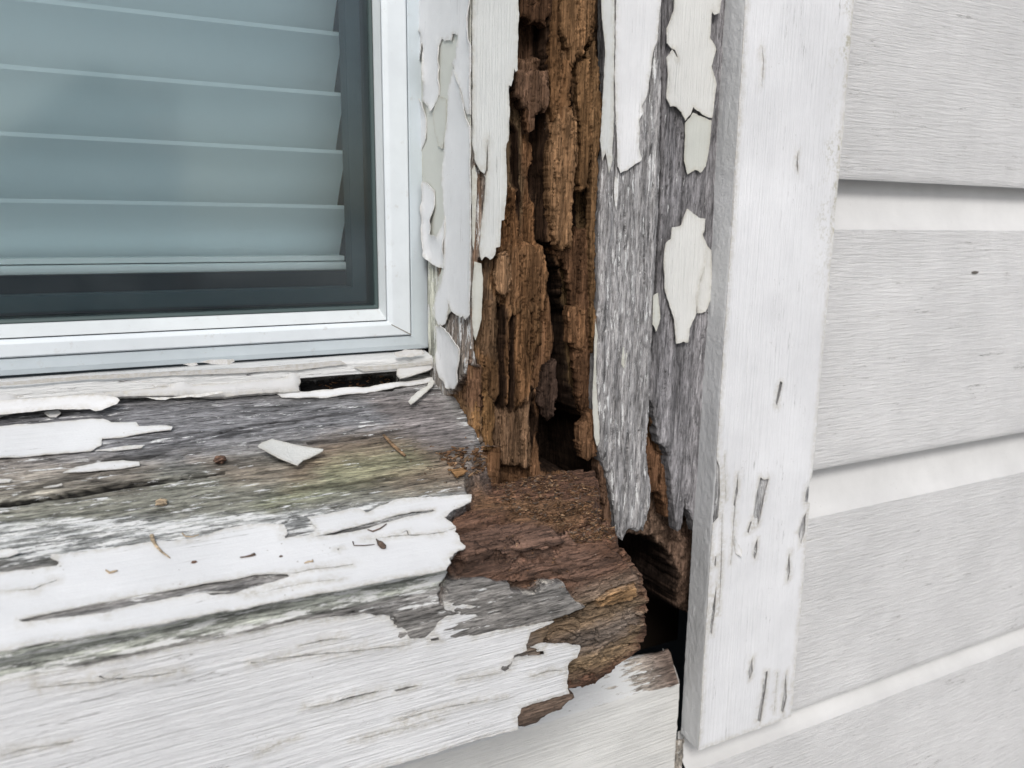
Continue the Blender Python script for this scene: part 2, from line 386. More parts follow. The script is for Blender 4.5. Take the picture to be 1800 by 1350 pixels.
def crk(*pts, w=1.1):
    """a thin open crack as a hole outline round a polyline in the photograph"""
    P = np.array(pts, float); n = len(P); a, b = [], []
    for i in range(n):
        d = P[min(i+1, n-1)]-P[max(i-1, 0)]; d /= np.linalg.norm(d); nn = np.array([-d[1], d[0]]); k = w*(.25 if i in (0, n-1) else 1.)
        a.append(tuple(P[i]+nn*k)); b.append(tuple(P[i]-nn*k))
    return a+b[::-1]

# ---------------------------------------------------------------- ground, room
def ground():  # unseen ground, made pale to bounce light onto the wall and blind
    V = [(-120, -150, -1.35), (120, -150, -1.35), (120, 60, -1.35), (-120, 60, -1.35)]
    m, nt, b = new_mat('bounce_ground'); pos = nt.nodes.new('ShaderNodeNewGeometry').outputs['Position']
    nt.links.new(ramp(nt, noise(nt, pos, (3, 3, 3), 8, .7), [(.3, (.42, .42, .41)), (.7, (.55, .55, .54))]), b.inputs['Base Color']); b.inputs['Roughness'].default_value = .95
    bump(nt, b, noise(nt, pos, (60, 60, 60), 4, .7), .03)
    tag(mesh_np('bounce_ground', V, [(0, 1, 2, 3)], m, smooth=False), kind='structure')
ground()
def mir(px, py, Y):      # place a thing behind the viewer where the pane mirrors it
    Yg = .4785; r = ray(px, py); q = r*((2*Yg-Y)/r[1]); return q[0], q[2]
def neighbours():
    hs = thing('neighbour_house', 'grey gabled house reflected faintly in the window glass', 'house', (0, -9, -1.35))
    Y = -9; xp, zp = mir(170, 105, Y); xr, zr = mir(306, 318, Y); xl, zl = 2*xp-xr, zr
    gm = plain('grey_render', (.42, .43, .44), .8); rm = plain('roof_slates', (.30, .31, .32), .8)
    V = [(xl-1.2, Y, -1.35), (xr, Y, -1.35), (xr, Y, zr), (xp+.25*(xr-xp), Y, zp-.12*(zp-zr)), (xp, Y, zp), (xp-.25*(xr-xp), Y, zp-.14*(zp-zr)), (xl-1.2, Y, zl-.4)]; n = 7
    V += [(x, y-5, z) for x, y, z in V]
    mesh_np('wall', V, [tuple(range(n))[::-1], tuple(range(n, 2*n))]+[(i, (i+1) % n, n+(i+1) % n, n+i) for i in (0, 1)], gm, hs, smooth=False)
    mesh_np('roof', [v if k < n else (v[0], v[1]-.1, v[2]) for k, v in enumerate(V)], [(i, (i+1) % n, n+(i+1) % n, n+i) for i in (2, 3, 4, 5)], rm, hs, smooth=False)
    h2 = thing('brick_house', 'salmon coloured brick house reflected as a faint pink strip in the window glass', 'house', (0, -16, -1.35))
    Y = -16; x0, z0_ = mir(150, 150, Y); x1, z1_ = mir(313, 152, Y)
    box('wall', x0, x1, Y-5, Y, -1.35, z1_, plain('salmon_brick', (.95, .66, .56), .8), h2)
    for k in range(4): box('band', x0, x1+.02, Y, Y+.03, z1_-.55-k*.95, z1_-.30-k*.95, plain('pale_band', (.8, .8, .8), .8) if k == 0 else bpy.data.materials['pale_band'], h2)
neighbours()
#ROOM
t = tag(bpy.data.objects.new('room_interior', None), kind='structure'); scn.collection.objects.link(t)
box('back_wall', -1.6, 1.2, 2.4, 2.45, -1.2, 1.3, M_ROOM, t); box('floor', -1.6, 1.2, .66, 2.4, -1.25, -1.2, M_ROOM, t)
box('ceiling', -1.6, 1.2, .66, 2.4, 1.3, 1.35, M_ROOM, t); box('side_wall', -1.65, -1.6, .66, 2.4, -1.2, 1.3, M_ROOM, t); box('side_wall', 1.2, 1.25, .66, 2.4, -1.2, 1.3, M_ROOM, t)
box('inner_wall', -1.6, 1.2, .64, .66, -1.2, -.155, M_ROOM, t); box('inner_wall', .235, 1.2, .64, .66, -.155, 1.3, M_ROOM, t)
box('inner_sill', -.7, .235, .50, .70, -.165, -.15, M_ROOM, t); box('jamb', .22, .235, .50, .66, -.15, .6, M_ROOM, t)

# ---------------------------------------------------------------- siding wall
YS = .395
wall = thing('siding_wall', 'pale grey-white horizontal board siding on the wall right of the trim board', 'wall', (.6, YS, -1.3))
def siding_board(zb, zt, zn, x0=.402, x1=1.5):
    """zb bottom edge, zt top of the flat face, zn bottom edge of the board above; between them a concave cove"""
    prof = [(YS+.017, zb+.004), (YS+.0010, zb), (YS, zb+.0016)]
    for k in range(1, 48): prof.append((YS, zb+.0016+(zt-zb-.0016)*k/47))
    for k in range(1, 13):
        a = k/12; prof.append((YS+.0004+.0135*math.sin(a*math.pi/2)**.75, zt+(zn+.006-zt)*a**1.1))
    prof = np.array(prof); nx = 420; xs = np.linspace(x0, x1, nx)
    X = np.repeat(xs[:, None], len(prof), 1); Y = np.repeat(prof[None, :, 0], nx, 0); Z = np.repeat(prof[None, :, 1], nx, 0)
    Z = Z+.0007*(fbm(X/.12, X*0+zb*10, 5, 3)-.5)*(np.arange(len(prof)) < 4)[None]
    Y = Y+.0006*(fbm(X/.05, Z/.012, 6, 3)-.5)
    o = mesh_np('siding_board', np.stack([X, Y, Z], -1).reshape(-1, 3), grid_faces(nx, len(prof)), MP_SIDE, wall)
    o.data.materials.append(MP_COVE); mi = np.zeros((nx-1, len(prof)-1), np.int32); mi[:, 49:] = 1
    o.data.polygons.foreach_set('material_index', mi.ravel())
    ang = o.modifiers.new('edge', 'EDGE_SPLIT'); ang.split_angle = math.radians(40)
for zb, zt, zn in ((.433, .59, .63), (.232, .396, .433), (.0313, .197, .232), (-.1745, -.0022, .0313), (-.370, -.2115, -.1745), (-.570, -.389, -.370), (-.77, -.605, -.57), (-.97, -.805, -.77)):
    siding_board(zb, zt, zn, .352 if zn < -.3 else .402)
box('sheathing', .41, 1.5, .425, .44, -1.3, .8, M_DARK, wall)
# shallow nail dent with a torn lip on the middle board, drawn as a thin dark sheet
sheet('nail_dent', [(1708, 478), (1713, 476), (1720, 477), (1718, 480), (1713, 482), (1709, 481)], Plane((0, YS, 0), (1, 0, 0), (0, 0, 1), (0, -1, 0)), wood_mat('dent_dark', 'X', False, (.12, .11, .1)), wall, th=.0004, off=.0004, jag=.0004, step=.0006, seed=3)

# ---------------------------------------------------------------- trim board
ZTB = -.3632
trim = thing('trim_board', 'upright white trim board with peeling paint between the rotten post and the siding', 'trim board', (.395, .393, ZTB))
def trim_core():
    ys = [YT+.0007, YT+.018]; x0, x1 = XT+.0006, .4392
    nz = 160; zs = np.linspace(ZTB+.0003, .55, nz)
    ring = []
    for k in range(14): ring.append((x0+(x1-x0)*k/13, ys[0]))
    for k in range(1, 6): ring.append((x1, ys[0]+(ys[1]-ys[0])*k/5))
    for k in range(1, 14): ring.append((x1-(x1-x0)*k/13, ys[1]))
    for k in range(1, 5): ring.append((x0, ys[1]-(ys[1]-ys[0])*k/5))
    n = len(ring); V = []
    for z in zs:
        for x, y in ring: V.append((x, y, z))
    F = [(j*n+i, j*n+(i+1) % n, (j+1)*n+(i+1) % n, (j+1)*n+i) for j in range(nz-1) for i in range(n)]
    F.append(tuple(range(n))[::-1])
    tn = np.tile((.33, .33, .335, .34), (len(V), 1)); mesh_np('board', V, F, MW_Z, trim, smooth=False, tone=tn)
trim_core()
TH = [[(1370, 668), (1374, 672), (1370, 695), (1365, 713), (1362, 708), (1366, 688)],
 [(1335, 838), (1341, 843), (1350, 840), (1342, 875), (1335, 910), (1330, 925), (1322, 905), (1327, 870)],
 [(1297, 832), (1296, 865), (1291, 890), (1288, 887), (1293, 855)],
 [(1330, 945), (1330, 970), (1326, 984), (1323, 975), (1325, 958)],
 [(1320, 915), (1315, 937), (1311, 934), (1317, 916)],
 [(1416, 900), (1414, 935), (1407, 957), (1402, 937), (1409, 910)],
 [(1386, 970), (1388, 1005), (1383, 1022), (1381, 1000)],
 [(1348, 1178), (1346, 1205), (1336, 1268), (1330, 1266), (1338, 1215), (1343, 1180)],
 [(1321, 1155), (1322, 1180), (1317, 1196), (1314, 1180)],
 [(1381, 1180), (1382, 1225), (1375, 1252), (1371, 1248), (1376, 1215)],
 [(1258, 1025), (1256, 1075), (1250, 1115), (1246, 1108), (1252, 1060)],
 crk((1400, 268), (1399, 290), (1401, 304), w=1.2), crk((1296, 830), (1290, 900), (1283, 990), w=.8), crk((1268, 900), (1266, 1000), (1262, 1080), w=.9), crk((1337, 80), (1340, 110), (1337, 150), w=.7), crk((1272, 800), (1274, 880), w=.8), crk((1365, 1180), (1360, 1250), w=.8),
 [(1258, 977), (1257, 995), (1254, 992), (1256, 978)]]
b0, b1 = PL_TRIM.uv(1225, 1322), PL_TRIM.uv(1385, 1257)
TL, TR = XT-.0002, .4396
def tz(x, y): return PL_TRIM.uv(x, y)[1]
edge_r = [(TR, .5), (TR, tz(1425, 800)), (TR-.0003, tz(1423, 838)), (TR-.0045, tz(1414, 862)), (TR-.0050, tz(1412, 882)), (TR, tz(1420, 884)), (TR, tz(1400, 1100)), (TR, ZTB)]
edge_l = [(TL, ZTB), (TL, tz(1240, 1000)), (TL, tz(1247, 922)), (TL+.0045, tz(1252, 912)), (TL+.0050, tz(1256, 870)), (TL+.0028, tz(1260, 820)), (TL, tz(1262, 806)), (TL, tz(1275, 600)), (TL+.001, tz(1300, 200)), (TL, .0), (TL, .5)]
sheet('front_paint', None, PL_TRIM, MP_TRIM, trim, th=.0007, off=.0, jag=.00035, step=.0012, grid=.005, seed=5, holes=TH, curl=.0006, curl_w=.002, grain=1, rough=.0004,
      world=edge_r+edge_l)
# rough grey left face of the board
def side_skin():
    ny, nz = 26, 700; ys = np.linspace(YT-.0002, YT+.0185, ny); zs = np.linspace(ZTB, .55, nz)
    Y, Z = np.meshgrid(ys, zs, indexing='ij'); X = XT-.0002+.0006*(fbm(Y/.0022, Z/.003, 3, 3)-.5)+.0008*(fbm(Y/.02, Z/.06, 9, 3)-.5)
    e = np.minimum(Y-ys[0], .001)/.001; X = X+.0006*(1-e)**2
    zb = Z.copy(); zb = np.where(Z < ZTB+.004, Z-.002*(Y-YT)/.0185*-1, Z)
    mesh_np('side_face', np.stack([X, Y, zb], -1).reshape(-1, 3), grid_faces(ny, nz), MP_TSIDE, trim)
side_skin()
# curled chips standing off the trim front
sheet('paint_chip', [(1290, 940), (1297, 955), (1303, 966), (1300, 976), (1293, 972), (1289, 955)], PL_TRIM, MP_TRIM, trim, th=.0004, off=.0008, curl=.0016, seed=31, grain=1)
sheet('paint_chip', [(1322, 912), (1330, 908), (1331, 922), (1326, 930)], PL_TRIM, MP_TRIM, trim, th=.0004, off=.0006, curl=.0012, seed=33, grain=1)

# ---------------------------------------------------------------- board under the sill
under = thing('board_under_sill', 'off-white grained board directly under the rotten end of the sill', 'board', (.2, .404, -.4))
def under_board():
    YB, zt = .404, -.3185
    prof = [(YB+.02, -.520), (YB, -.520)]+[(YB, -.520+(zt+.520)*k/70) for k in range(1, 71)]+[(YB+.0012, zt+.0015), (YB+.004, zt+.006), (YB+.008, zt+.0125), (YB+.012, zt+.018), (YB+.015, zt+.0195), (YB+.018, zt-.02)]
    prof = np.array(prof); nx = 520; xs = np.concatenate([np.linspace(-.5, -.06, 60)[:-1], np.linspace(-.06, .3475, nx)]); nx = len(xs)
    X = np.repeat(xs[:, None], len(prof), 1); Y = np.repeat(prof[None, :, 0], nx, 0); Z = np.repeat(prof[None, :, 1], nx, 0)
    top = (np.arange(len(prof)) > 70)[None]
    n = fbm(X/.03, Z/.004+X*2, 4, 4)-.5
    Y = Y-.0010*n; Z = Z+top*(.0022*(fbm(X/.012, Y/.006, 12, 4)-.5))-(top*.003*sstep((X-.315)/.03))
    X = X-.0012*(fbm(Z/.004, Z*0, 8, 3))*(X > .345)
    P = proj(np.stack([X, Y, Z], -1)); d = fbm(X/.006, Y/.004+Z/.006, 14, 4)
    col = np.zeros(X.shape+(4,)); col[..., :3] = (.36, .33, .29); col[..., 3] = .88-.35*sstep((X-.22)/.11)
    o = mesh_np('board', np.stack([X, Y, Z], -1).reshape(-1, 3), grid_faces(nx, len(prof)), MP_UNDER, under)
    o.data.materials.append(MW_X); a = o.data.color_attributes.new('tone', 'FLOAT_COLOR', 'POINT')
    brown = np.clip(sstep((X-.30)/.045)+.0, 0, 1)[..., None]
    col[..., :3] = col[..., :3]*(1-brown)+np.array([.16, .12, .10])*brown; col[..., 3] -= brown[..., 0]*.45
    a.data.foreach_set('color', col.astype(np.float32).ravel())
    mi = np.zeros((nx-1, len(prof)-1), np.int32); rag = (d[:-1, :-1] > (.60-.28*sstep((X[:-1, :-1]-.2)/.15)))
    mi[:, 71:] = 1; o.data.polygons.foreach_set('material_index', mi.ravel())
    # right end
    V = [(.3465, YB, -.52), (.3465, YB+.02, -.52), (.3465, YB+.02, zt+.015), (.3465, YB+.006, zt+.008), (.3465, YB, zt)]
    mesh_np('board_end', V, [(0, 1, 2, 3, 4)], MP_UNDER, under, smooth=False)
under_board()
# old caulk and dirt in the joint below the trim board
def caulk():
    nz, nx = 160, 12; zs = np.linspace(-.52, -.365, nz); xs = np.linspace(.3462, .3535, nx)
    X, Z = np.meshgrid(xs, zs, indexing='ij'); Y = .4015+.004*(fbm(X/.003, Z/.004, 2, 4)-.5)+.0015*np.abs(X-.35)/.003
    tn = np.zeros(X.shape+(4,)); tn[..., :3] = np.array([.34, .31, .27])*(.4+1.1*fbm(X/.003, Z/.005, 5, 4))[..., None]; tn[..., 3] = .35
    tag(mesh_np('caulk_joint', np.stack([X, Y, Z], -1).reshape(-1, 3), grid_faces(nx, nz), MW_Z, None, tone=tn.reshape(-1, 4)),
        'crumbling dirty caulk strip filling the joint below the trim board', 'caulk')
caulk()

# ---------------------------------------------------------------- window
win = thing('window', 'white vinyl framed window with tinted glass left of the peeling post', 'window', (0, .47, -.09))
YW = .466                                   # front of the main frame face
def wz(x, y, Y=YW): return PY(x, y, Y)[2]
ZG, ZL, ZM, ZF = wz(0, 574), wz(0, 598), wz(0, 632), wz(0, 657)   # glass edge, ledge line, face bottom, flange bottom
XG, XL, XM, XF = PY(672, 400, YW)[0], PY(679, 400, YW)[0], PY(722, 400, YW)[0], XR+.003
XG0, ZTOP = -.62, .50
def frame():
    # L-shaped sweep (bottom rail and right stile) with a mitred corner; profile given as (inset from outer corner, depth)
    def lsweep(name, pts, mat, smooth=False):
        # pts: list of (x at stile, z at rail, Y); closed ring
        n = len(pts); V = []
        for x, z, Y in pts: V.append((XG0, Y, z))
        for x, z, Y in pts: V.append((x, Y, z))
        for x, z, Y in pts: V.append((x, Y, ZTOP))
        F = []
        for k in range(n):
            j = (k+1) % n; F += [(k, n+k, n+j, j), (n+k, 2*n+k, 2*n+j, n+j)]
        F += [tuple(range(n)), tuple(range(2*n, 3*n))[::-1]]
        o = mesh_np(name, V, F, mat, win, smooth=False)
        b = o.modifiers.new('bevel', 'BEVEL'); b.width = .0006; b.segments = 3; b.limit_method = 'ANGLE'; b.angle_limit = math.radians(25)
        return o
    Yg = YW+.016
    lsweep('frame_face', [(XL, ZL, YW+.0012), (XL+.003, ZL-.0022, YW-.0002), (XM-.001, ZM+.001, YW), (XM, ZM, YW+.003), (XM, ZM, YW+.03), (XL, ZL, YW+.03)], M_VINYL)
    lsweep('inner_bead', [(XG, ZG, YW+.009), (XL-.0004, ZL+.0006, YW+.0016), (XL-.0004, ZL+.0006, YW+.03), (XG, ZG, YW+.03)], M_LEDGE)
    lsweep('gasket', [(XG-.0022, ZG+.0022, YW+.0105), (XG-.0002, ZG+.0002, YW+.0095), (XG-.0002, ZG+.0002, YW+.03), (XG-.0022, ZG+.0022, YW+.03)], M_SPACER)
    lsweep('outer_flange', [(XM+.0002, ZM-.0002, YW+.0016), (XM+.0060, ZM-.0060, YW+.0030), (XF, ZF-.002, YW+.0048), (XF, ZF-.002, YW+.03), (XM+.0002, ZM-.0002, YW+.03)], M_FLANGE)
    box('glass_pane', XG0, XG+.001, YW+.0125, YW+.0165, ZG-.001, ZTOP, M_GLASS, win)
    # spacer bars between panes seen through the edge of the glass
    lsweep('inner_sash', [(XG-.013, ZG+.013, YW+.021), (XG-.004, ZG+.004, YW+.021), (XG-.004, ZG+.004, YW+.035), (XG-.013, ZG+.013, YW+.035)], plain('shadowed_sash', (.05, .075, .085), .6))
    # thin mitre seam
    m = M_LEDGE
frame()
seam = plain('seam_dirt', (.24, .23, .21), .8)
def seam_bar(p, q, Y, w=.0005):
    a, b = np.array(p), np.array(q); d = (b-a)/np.linalg.norm(b-a); n = np.array([-d[1], d[0]])*w
    V = [(a[0]-n[0], Y, a[1]-n[1]), (a[0]+n[0], Y, a[1]+n[1]), (b[0]+n[0], Y, b[1]+n[1]), (b[0]-n[0], Y, b[1]-n[1])]
    V += [(x, y+.0006, z) for x, y, z in V]
    mesh_np('mitre_seam', V, [(0, 1, 2, 3), (0, 4, 5, 1), (1, 5, 6, 2), (2, 6, 7, 3), (3, 7, 4, 0)], seam, win, smooth=False)
seam_bar((XL+.002, ZL-.002), (XM-.0008, ZM+.0008), YW-.0003, .0003)

# ---------------------------------------------------------------- blind
YB1 = .516; XB = PY(612, 362, YB1)[0]; YB2 = PX(583, 449, XB)[1]
pitch = PY(612, 362, YB1)[2]-PY(612, 458, YB1)[2]
z0 = PY(612, 362, YB1)[2]; zlow = PX(583, 449, XB)[2]; drop = z0-zlow; YB2 = YB1+(YB2-YB1)*.6
blind = thing('window_blind', 'pale green slatted window blind hanging behind the glass', 'blind', (-.2, YB1, .3))
def slat(z):
    n = 14; pr = []
    for k in range(n):
        a = k/(n-1); pr.append((YB1+(YB2-YB1)*a, z-drop*a+.0022*math.sin(a*math.pi)))
    low = [(y+.0006, zz-.0022) for y, zz in pr[::-1]]
    # front lip
    ring = pr+low; nr = len(ring); xs = np.linspace(-.60, XB, 50); V = []
    for x in xs:
        sag = .0016*math.sin((x+.1)*9+z*40)
        for y, zz in ring: V.append((x, y, zz+sag*.35))
    F = [(j*nr+i, j*nr+(i+1) % nr, (j+1)*nr+(i+1) % nr, (j+1)*nr+i) for j in range(len(xs)-1) for i in range(nr)]
    F += [tuple(range(nr))[::-1], tuple(range((len(xs)-1)*nr, len(xs)*nr))]
    o = mesh_np('slat', V, F, M_BLIND, blind, smooth=False)
    box('slat_lip', -.60, XB, YB1-.0009, YB1-.0001, z-.0022, z+.0006, M_RAIL, blind) if False else None
for k in range(0, 12): slat(z0+pitch*k)
zr0, zr1 = PY(608, 452, YB1+.004)[2], PY(608, 474, YB1+.004)[2]
o = box('bottom_rail', -.60, XB-.001, YB1+.0, YB1+.022, zr1, zr0-.0028, M_RAIL, blind, bevel=.0018)
box('rail_cap', -.60, XB-.0025, YB1+.003, YB1+.018, zr0-.0022, zr0+.001, M_RAIL, blind, bevel=.0005)

# ---------------------------------------------------------------- window sill
sill = thing('window_sill', 'weathered grey window sill with peeling white paint and a rotten brown end', 'window sill', (.1, .38, -.24))
XEND = [(.478, -.0896, .26), (.40, -.1147, .268), (.36, -.1276, .245), (.34, -.134, .231), (.325, -.139, .2225), (.312, -.1435, .2185), (.3020, -.14625, .2195), (.3012, -.1478, .2205), (.3085, -.1535, .2245), (.3058, -.1578, .2280), (.3062, -.164, .2330), (.3062, -.176, .2400), (.3062, -.19, .2450), (.3062, -.215, .2465), (.3062, -.225, .2410), (.3062, -.232, .2280), (.3062, -.2382, .2140), (.330, -.243, .206)]
KW = [(.478, -.0896), (.40, -.1147), (.33, -.1372), (.3020, -.14625), (.3012, -.1478), (.3085, -.1535), (.3058, -.1578), (YF, -.164), (YF, -.20), (YF, -.2382), (.330, -.243)]
KB = [(.478, -.2100), (.40, -.1470), (.335, -.1400), (.318, -.1462), (.3125, -.1510), (.311, -.1560), (.310, -.161), (.3098, -.167), (.3105, -.20), (.312, -.234), (.330, -.243)]
def sill_profiles(step=.0005):
    W, B = [], []
    for k in range(len(KW)-1):
        a, b = np.array(KW[k]), np.array(KW[k+1]); n = max(3, int(np.linalg.norm(b-a)/step))
        t = np.arange(n)[:, None]/n; W.append(a+(b-a)*t); B.append(np.array(KB[k])+(np.array(KB[k+1])-np.array(KB[k]))*t)
    W.append(np.array([KW[-1]])); B.append(np.array([KB[-1]]))
    return np.concatenate(W), np.concatenate(B)
R1 = [(826, 872), (782, 911), (794, 923), (809, 952), (813, 964), (794, 985), (787, 1003), (780, 1035), (777, 1058), (784, 1017), (860, 1013), (896, 1021), (896, 1034), (940, 1039), (958, 1017), (989, 1019), (1007, 1048), (1031, 1068), (989, 1085), (973, 1092), (905, 1292), (1400, 1400), (1400, 700), (1100, 560), (785, 655), (838, 755), (858, 792), (838, 812), (822, 845)]   # brown rotten end
GPL = [(777, 1056), (790, 1010), (860, 1012), (896, 1021), (896, 1034), (940, 1039), (958, 1017), (989, 1019), (1007, 1048), (1031, 1068), (989, 1085), (960, 1096), (869, 1108), (829, 1116), (700, 1130), (690, 1080)]
def build_sill():
    W, B = sill_profiles(); ns = len(W); seg = np.concatenate([[0], np.cumsum(np.linalg.norm(np.diff(W, axis=0), axis=1))])
    kk = [np.argmin((W[:, 0]-a)**2+(W[:, 1]-c)**2) for a, c, _ in XEND]; xe = np.interp(seg, seg[kk], [q[2] for q in XEND])
    xs0 = np.concatenate([np.linspace(-.6, -.075, 70)[:-1], np.arange(-.075, .10, .0005)]); nr = 290
    nu = len(xs0)+nr
    X = np.zeros((nu, ns)); X[:len(xs0)] = xs0[:, None]
    t = (np.arange(1, nr+1)/nr)[:, None]; X[len(xs0):] = .0995+(xe[None]-.0995)*t
    S = np.repeat(seg[None], nu, 0)
    Pw = np.stack([X, np.repeat(W[None, :, 0], nu, 0), np.repeat(W[None, :, 1], nu, 0)], -1)
    px, py = proj(Pw)[..., 0], proj(Pw)[..., 1]
    wx = 9*(fbm(X/.010, S/.004, 3, 5, .6)-.5)*2; wy = 5*(fbm(X/.008, S/.003, 13, 5, .6)-.5)*2
    def reg(poly, soft=3, w=1.): return sstep(sdf(px+wx*w, py+wy*w, poly)/soft*.5+.5)
    br = reg(R1, 5+26*np.exp(-((px-852)**2+(py-828)**2)/34**2))
    P = Pw.copy(); P[..., 1] = W[None, :, 0]*(1-br)+B[None, :, 0]*br; P[..., 2] = W[None, :, 1]*(1-br)+B[None, :, 1]*br
    # base normals of the profile
    T = np.gradient(W, axis=0); T /= np.linalg.norm(T, axis=1)[:, None]+1e-9
    k = np.ones(9)/9; T = np.stack([np.convolve(np.pad(T[:, i], 4, 'edge'), k, 'valid') for i in (0, 1)], -1); T /= np.linalg.norm(T, axis=1)[:, None]
    N = np.stack([np.zeros(ns), T[:, 1], -T[:, 0]], -1)   # outward
    # ---- relief (metres, negative = recessed)
    xw = X+.004*fbm(X/.05, S/.02, 41, 2)
    sw = S+.0035*(fbm(X/.06, S/.03, 43, 3)-.5)*2+br*.010*(fbm(X/.03, S/.02, 45, 3)-.5)
    fib = fbm(xw/.028, sw/.0019, 5, 5, .66)
    rid = 1-np.abs(fbm(xw/.06, sw/.0030, 7, 3)-.5)*4
    h = -.0026*(.75-fib).clip(0, 1)-.0004*rid.clip(0, 1)
    cra = fbm(xw/.11, sw/.0055, 15, 3); ck = (1-np.abs(cra-.5)/.006).clip(0, 1)*sstep((fbm(X/.04, S/.008, 16, 3)-.50)*12)
    h -= .0018*ck
    face = sstep((S-.182)/.004)*(1-br)
    h = h*(1-.55*face)
    # stepped broken grain in the rotten end
    cv, ce = cells(xw/.028+1.5*fbm(X/.01, S/.01, 4, 4), sw/.0065+1.2*fbm(X/.012, S/.006, 6, 3), 3)
    cv2, ce2 = cells(xw/.010+fbm(X/.004, S/.004, 24, 3), sw/.0028, 8)
    h += br*(-.0034*cv-.0014*cv2-.0016*(ce < .10)-.0012*(.65-fib).clip(0, 1)-.0006*vn(X/.0012, S/.0008, 6))
    # blunt scarp where the painted part ends
    col = np.zeros((nu, ns, 4))
    g = fbm(xw/.03, sw/.006, 31, 4)[..., None]; g2 = fbm(X/.05, S/.02, 33, 3)
    col[..., :3] = np.array([.205, .20, .195])*(.55+.9*g); col[..., 3] = .28+.5*(fbm(X/.03, S/.006, 35, 3)-.5)
    def paint(poly, c, a=None, soft=20, w=2., k=1.):
        m = (reg(poly, soft, w)*k)[..., None]
        cc = np.array(c)*(.6+.8*g); col[..., :3] = col[..., :3]*(1-m)+cc*m
        if a is not None: col[..., 3] = col[..., 3]*(1-m[..., 0])+a*m[..., 0]
    paint([(-300, 690), (520, 690), (760, 690), (800, 760), (500, 770), (300, 800), (-300, 830)], (.185, .186, .196), .26, 30)
    paint([(-300, 860), (350, 820), (600, 800), (780, 790), (790, 870), (540, 900), (330, 950), (-300, 1020)], (.215, .217, .178), .30, 30, k=.8)
    paint([(560, 770), (700, 755), (800, 790), (830, 850), (720, 860), (560, 840), (500, 860), (520, 815)], (.20, .15, .105), .15, 26, k=.85)
    paint([(600, 800), (720, 785), (760, 815), (640, 850), (540, 880), (430, 900), (520, 840)], (.225, .24, .15), .27, 22, k=.6)
    paint([(330, 800), (560, 815), (560, 850), (400, 850)], (.19, .15, .115), .15, 20, k=.6)
    paint([(-300, 780), (280, 815), (250, 860), (-300, 900)], (.22, .19, .16), .25, 22, k=.6)
    paint([(640, 690), (770, 690), (850, 800), (790, 800), (690, 750)], (.19, .17, .165), .1, 18, k=.8)
    paint([(-300, 930), (300, 905), (600, 890), (830, 860), (830, 885), (500, 940), (330, 965), (-300, 1015)], (.26, .27, .27), .52, 10, k=.8)
    # sill nose and quirk: greenish weathered paint streaks
    nose = sstep((S-.1805)/.0015)*(1-sstep((S-.199)/.004))*(1-br)
    nn = nose[..., None]; col[..., :3] = col[..., :3]*(1-nn)+np.array([.40, .42, .38])*(.35+1.1*fbm(xw/.02, sw/.0012, 51, 4))[..., None]*nn
    col[..., 3] = col[..., 3]*(1-nose)+.42*nose
    h -= nose*.0022*(.62-fbm(xw/.05, sw/.0018, 53, 4)).clip(0, 1)*2
    und = sstep((S-.199)/.002)*(1-br); col[..., 3] += und*.1
    # rotten colours
    b3 = br[..., None]
    rot = np.array([.115, .062, .040])*(.45+1.2*fbm(xw/.02, sw/.004, 61, 4))[..., None]
    rot = rot*(1+.5*(cv[..., None]-.5)); col[..., :3] = col[..., :3]*(1-b3)+rot*b3; col[..., 3] *= (1-br)
    def rpaint(poly, c, soft=14, k=1., w=2.): paint(poly, c, 0.02, soft, w, k)
    rpaint([(800, 930), (900, 925), (1000, 940), (1100, 985), (1050, 1050), (1000, 1020), (800, 1010)], (.135, .083, .062), 18, .7)
    rpaint([(800, 1015), (1000, 1050), (1130, 1000), (1145, 1090), (1130, 1150), (1000, 1230), (900, 1130)], (.165, .125, .095), 22, .9)
    rpaint([(900, 1095), (1040, 1060), (1142, 1040), (1142, 1085), (1040, 1120), (960, 1140)], (.21, .145, .088), 18, .8)
    rpaint([(1000, 1180), (1100, 1150), (1142, 1110), (1140, 1150), (1090, 1190), (1000, 1225)], (.185, .13, .075), 12, .8)
    rpaint([(1060, 1060), (1085, 1043), (1128, 1030), (1128, 1050), (1090, 1070), (1062, 1070)], (.34, .205, .10), 5, 1., .6)
    rpaint([(1020, 1130), (1130, 1080), (1135, 1110), (1030, 1165)], (.20, .165, .14), 14, .7)
    rpaint([(830, 800), (960, 830), (1050, 860), (1060, 930), (990, 935), (880, 900), (830, 870)], (.20, .115, .062), 20, .7)
    gp = reg(GPL, 3, 1.)
    h += gp*.0016; m = gp[..., None]*.95; col[..., :3] = col[..., :3]*(1-m)+np.array([.185, .178, .17])*(.45+1.1*g)*m; col[..., 3] = col[..., 3]*(1-gp)+.22*gp
    # rim of pale torn fibres on the grey plate
    rim = np.exp(-((sdf(px+wx, py+wy, GPL)-2)/2.2)**2)*sstep((px-860)/60)*(fbm(X/.004, S/.004, 71, 3) > .45)
    col[..., :3] = col[..., :3]*(1-rim[..., None])+np.array([.5, .47, .42])*rim[..., None]
    # plates lifted in the brown area
    for poly, hh in (([(811, 954), (878, 930), (949, 920), (989, 937), (1012, 957), (967, 970), (900, 979), (833, 993), (816, 977)], .0022),
                     ([(826, 880), (860, 862), (905, 868), (925, 885), (900, 905), (870, 925), (812, 932), (795, 915)], .0030),
                     ([(1060, 1060), (1085, 1043), (1128, 1030), (1130, 1052), (1090, 1072), (1062, 1072)], .0022),
                     ([(811, 1012), (833, 996), (967, 982), (1078, 950), (1118, 994), (1133, 1017), (1078, 1039), (1050, 1061), (1031, 1066), (1007, 1045), (989, 1016), (896, 1020)], .0012)):
        m = reg(poly, 2.5, .7); h = h*(1-.45*m)+m*hh
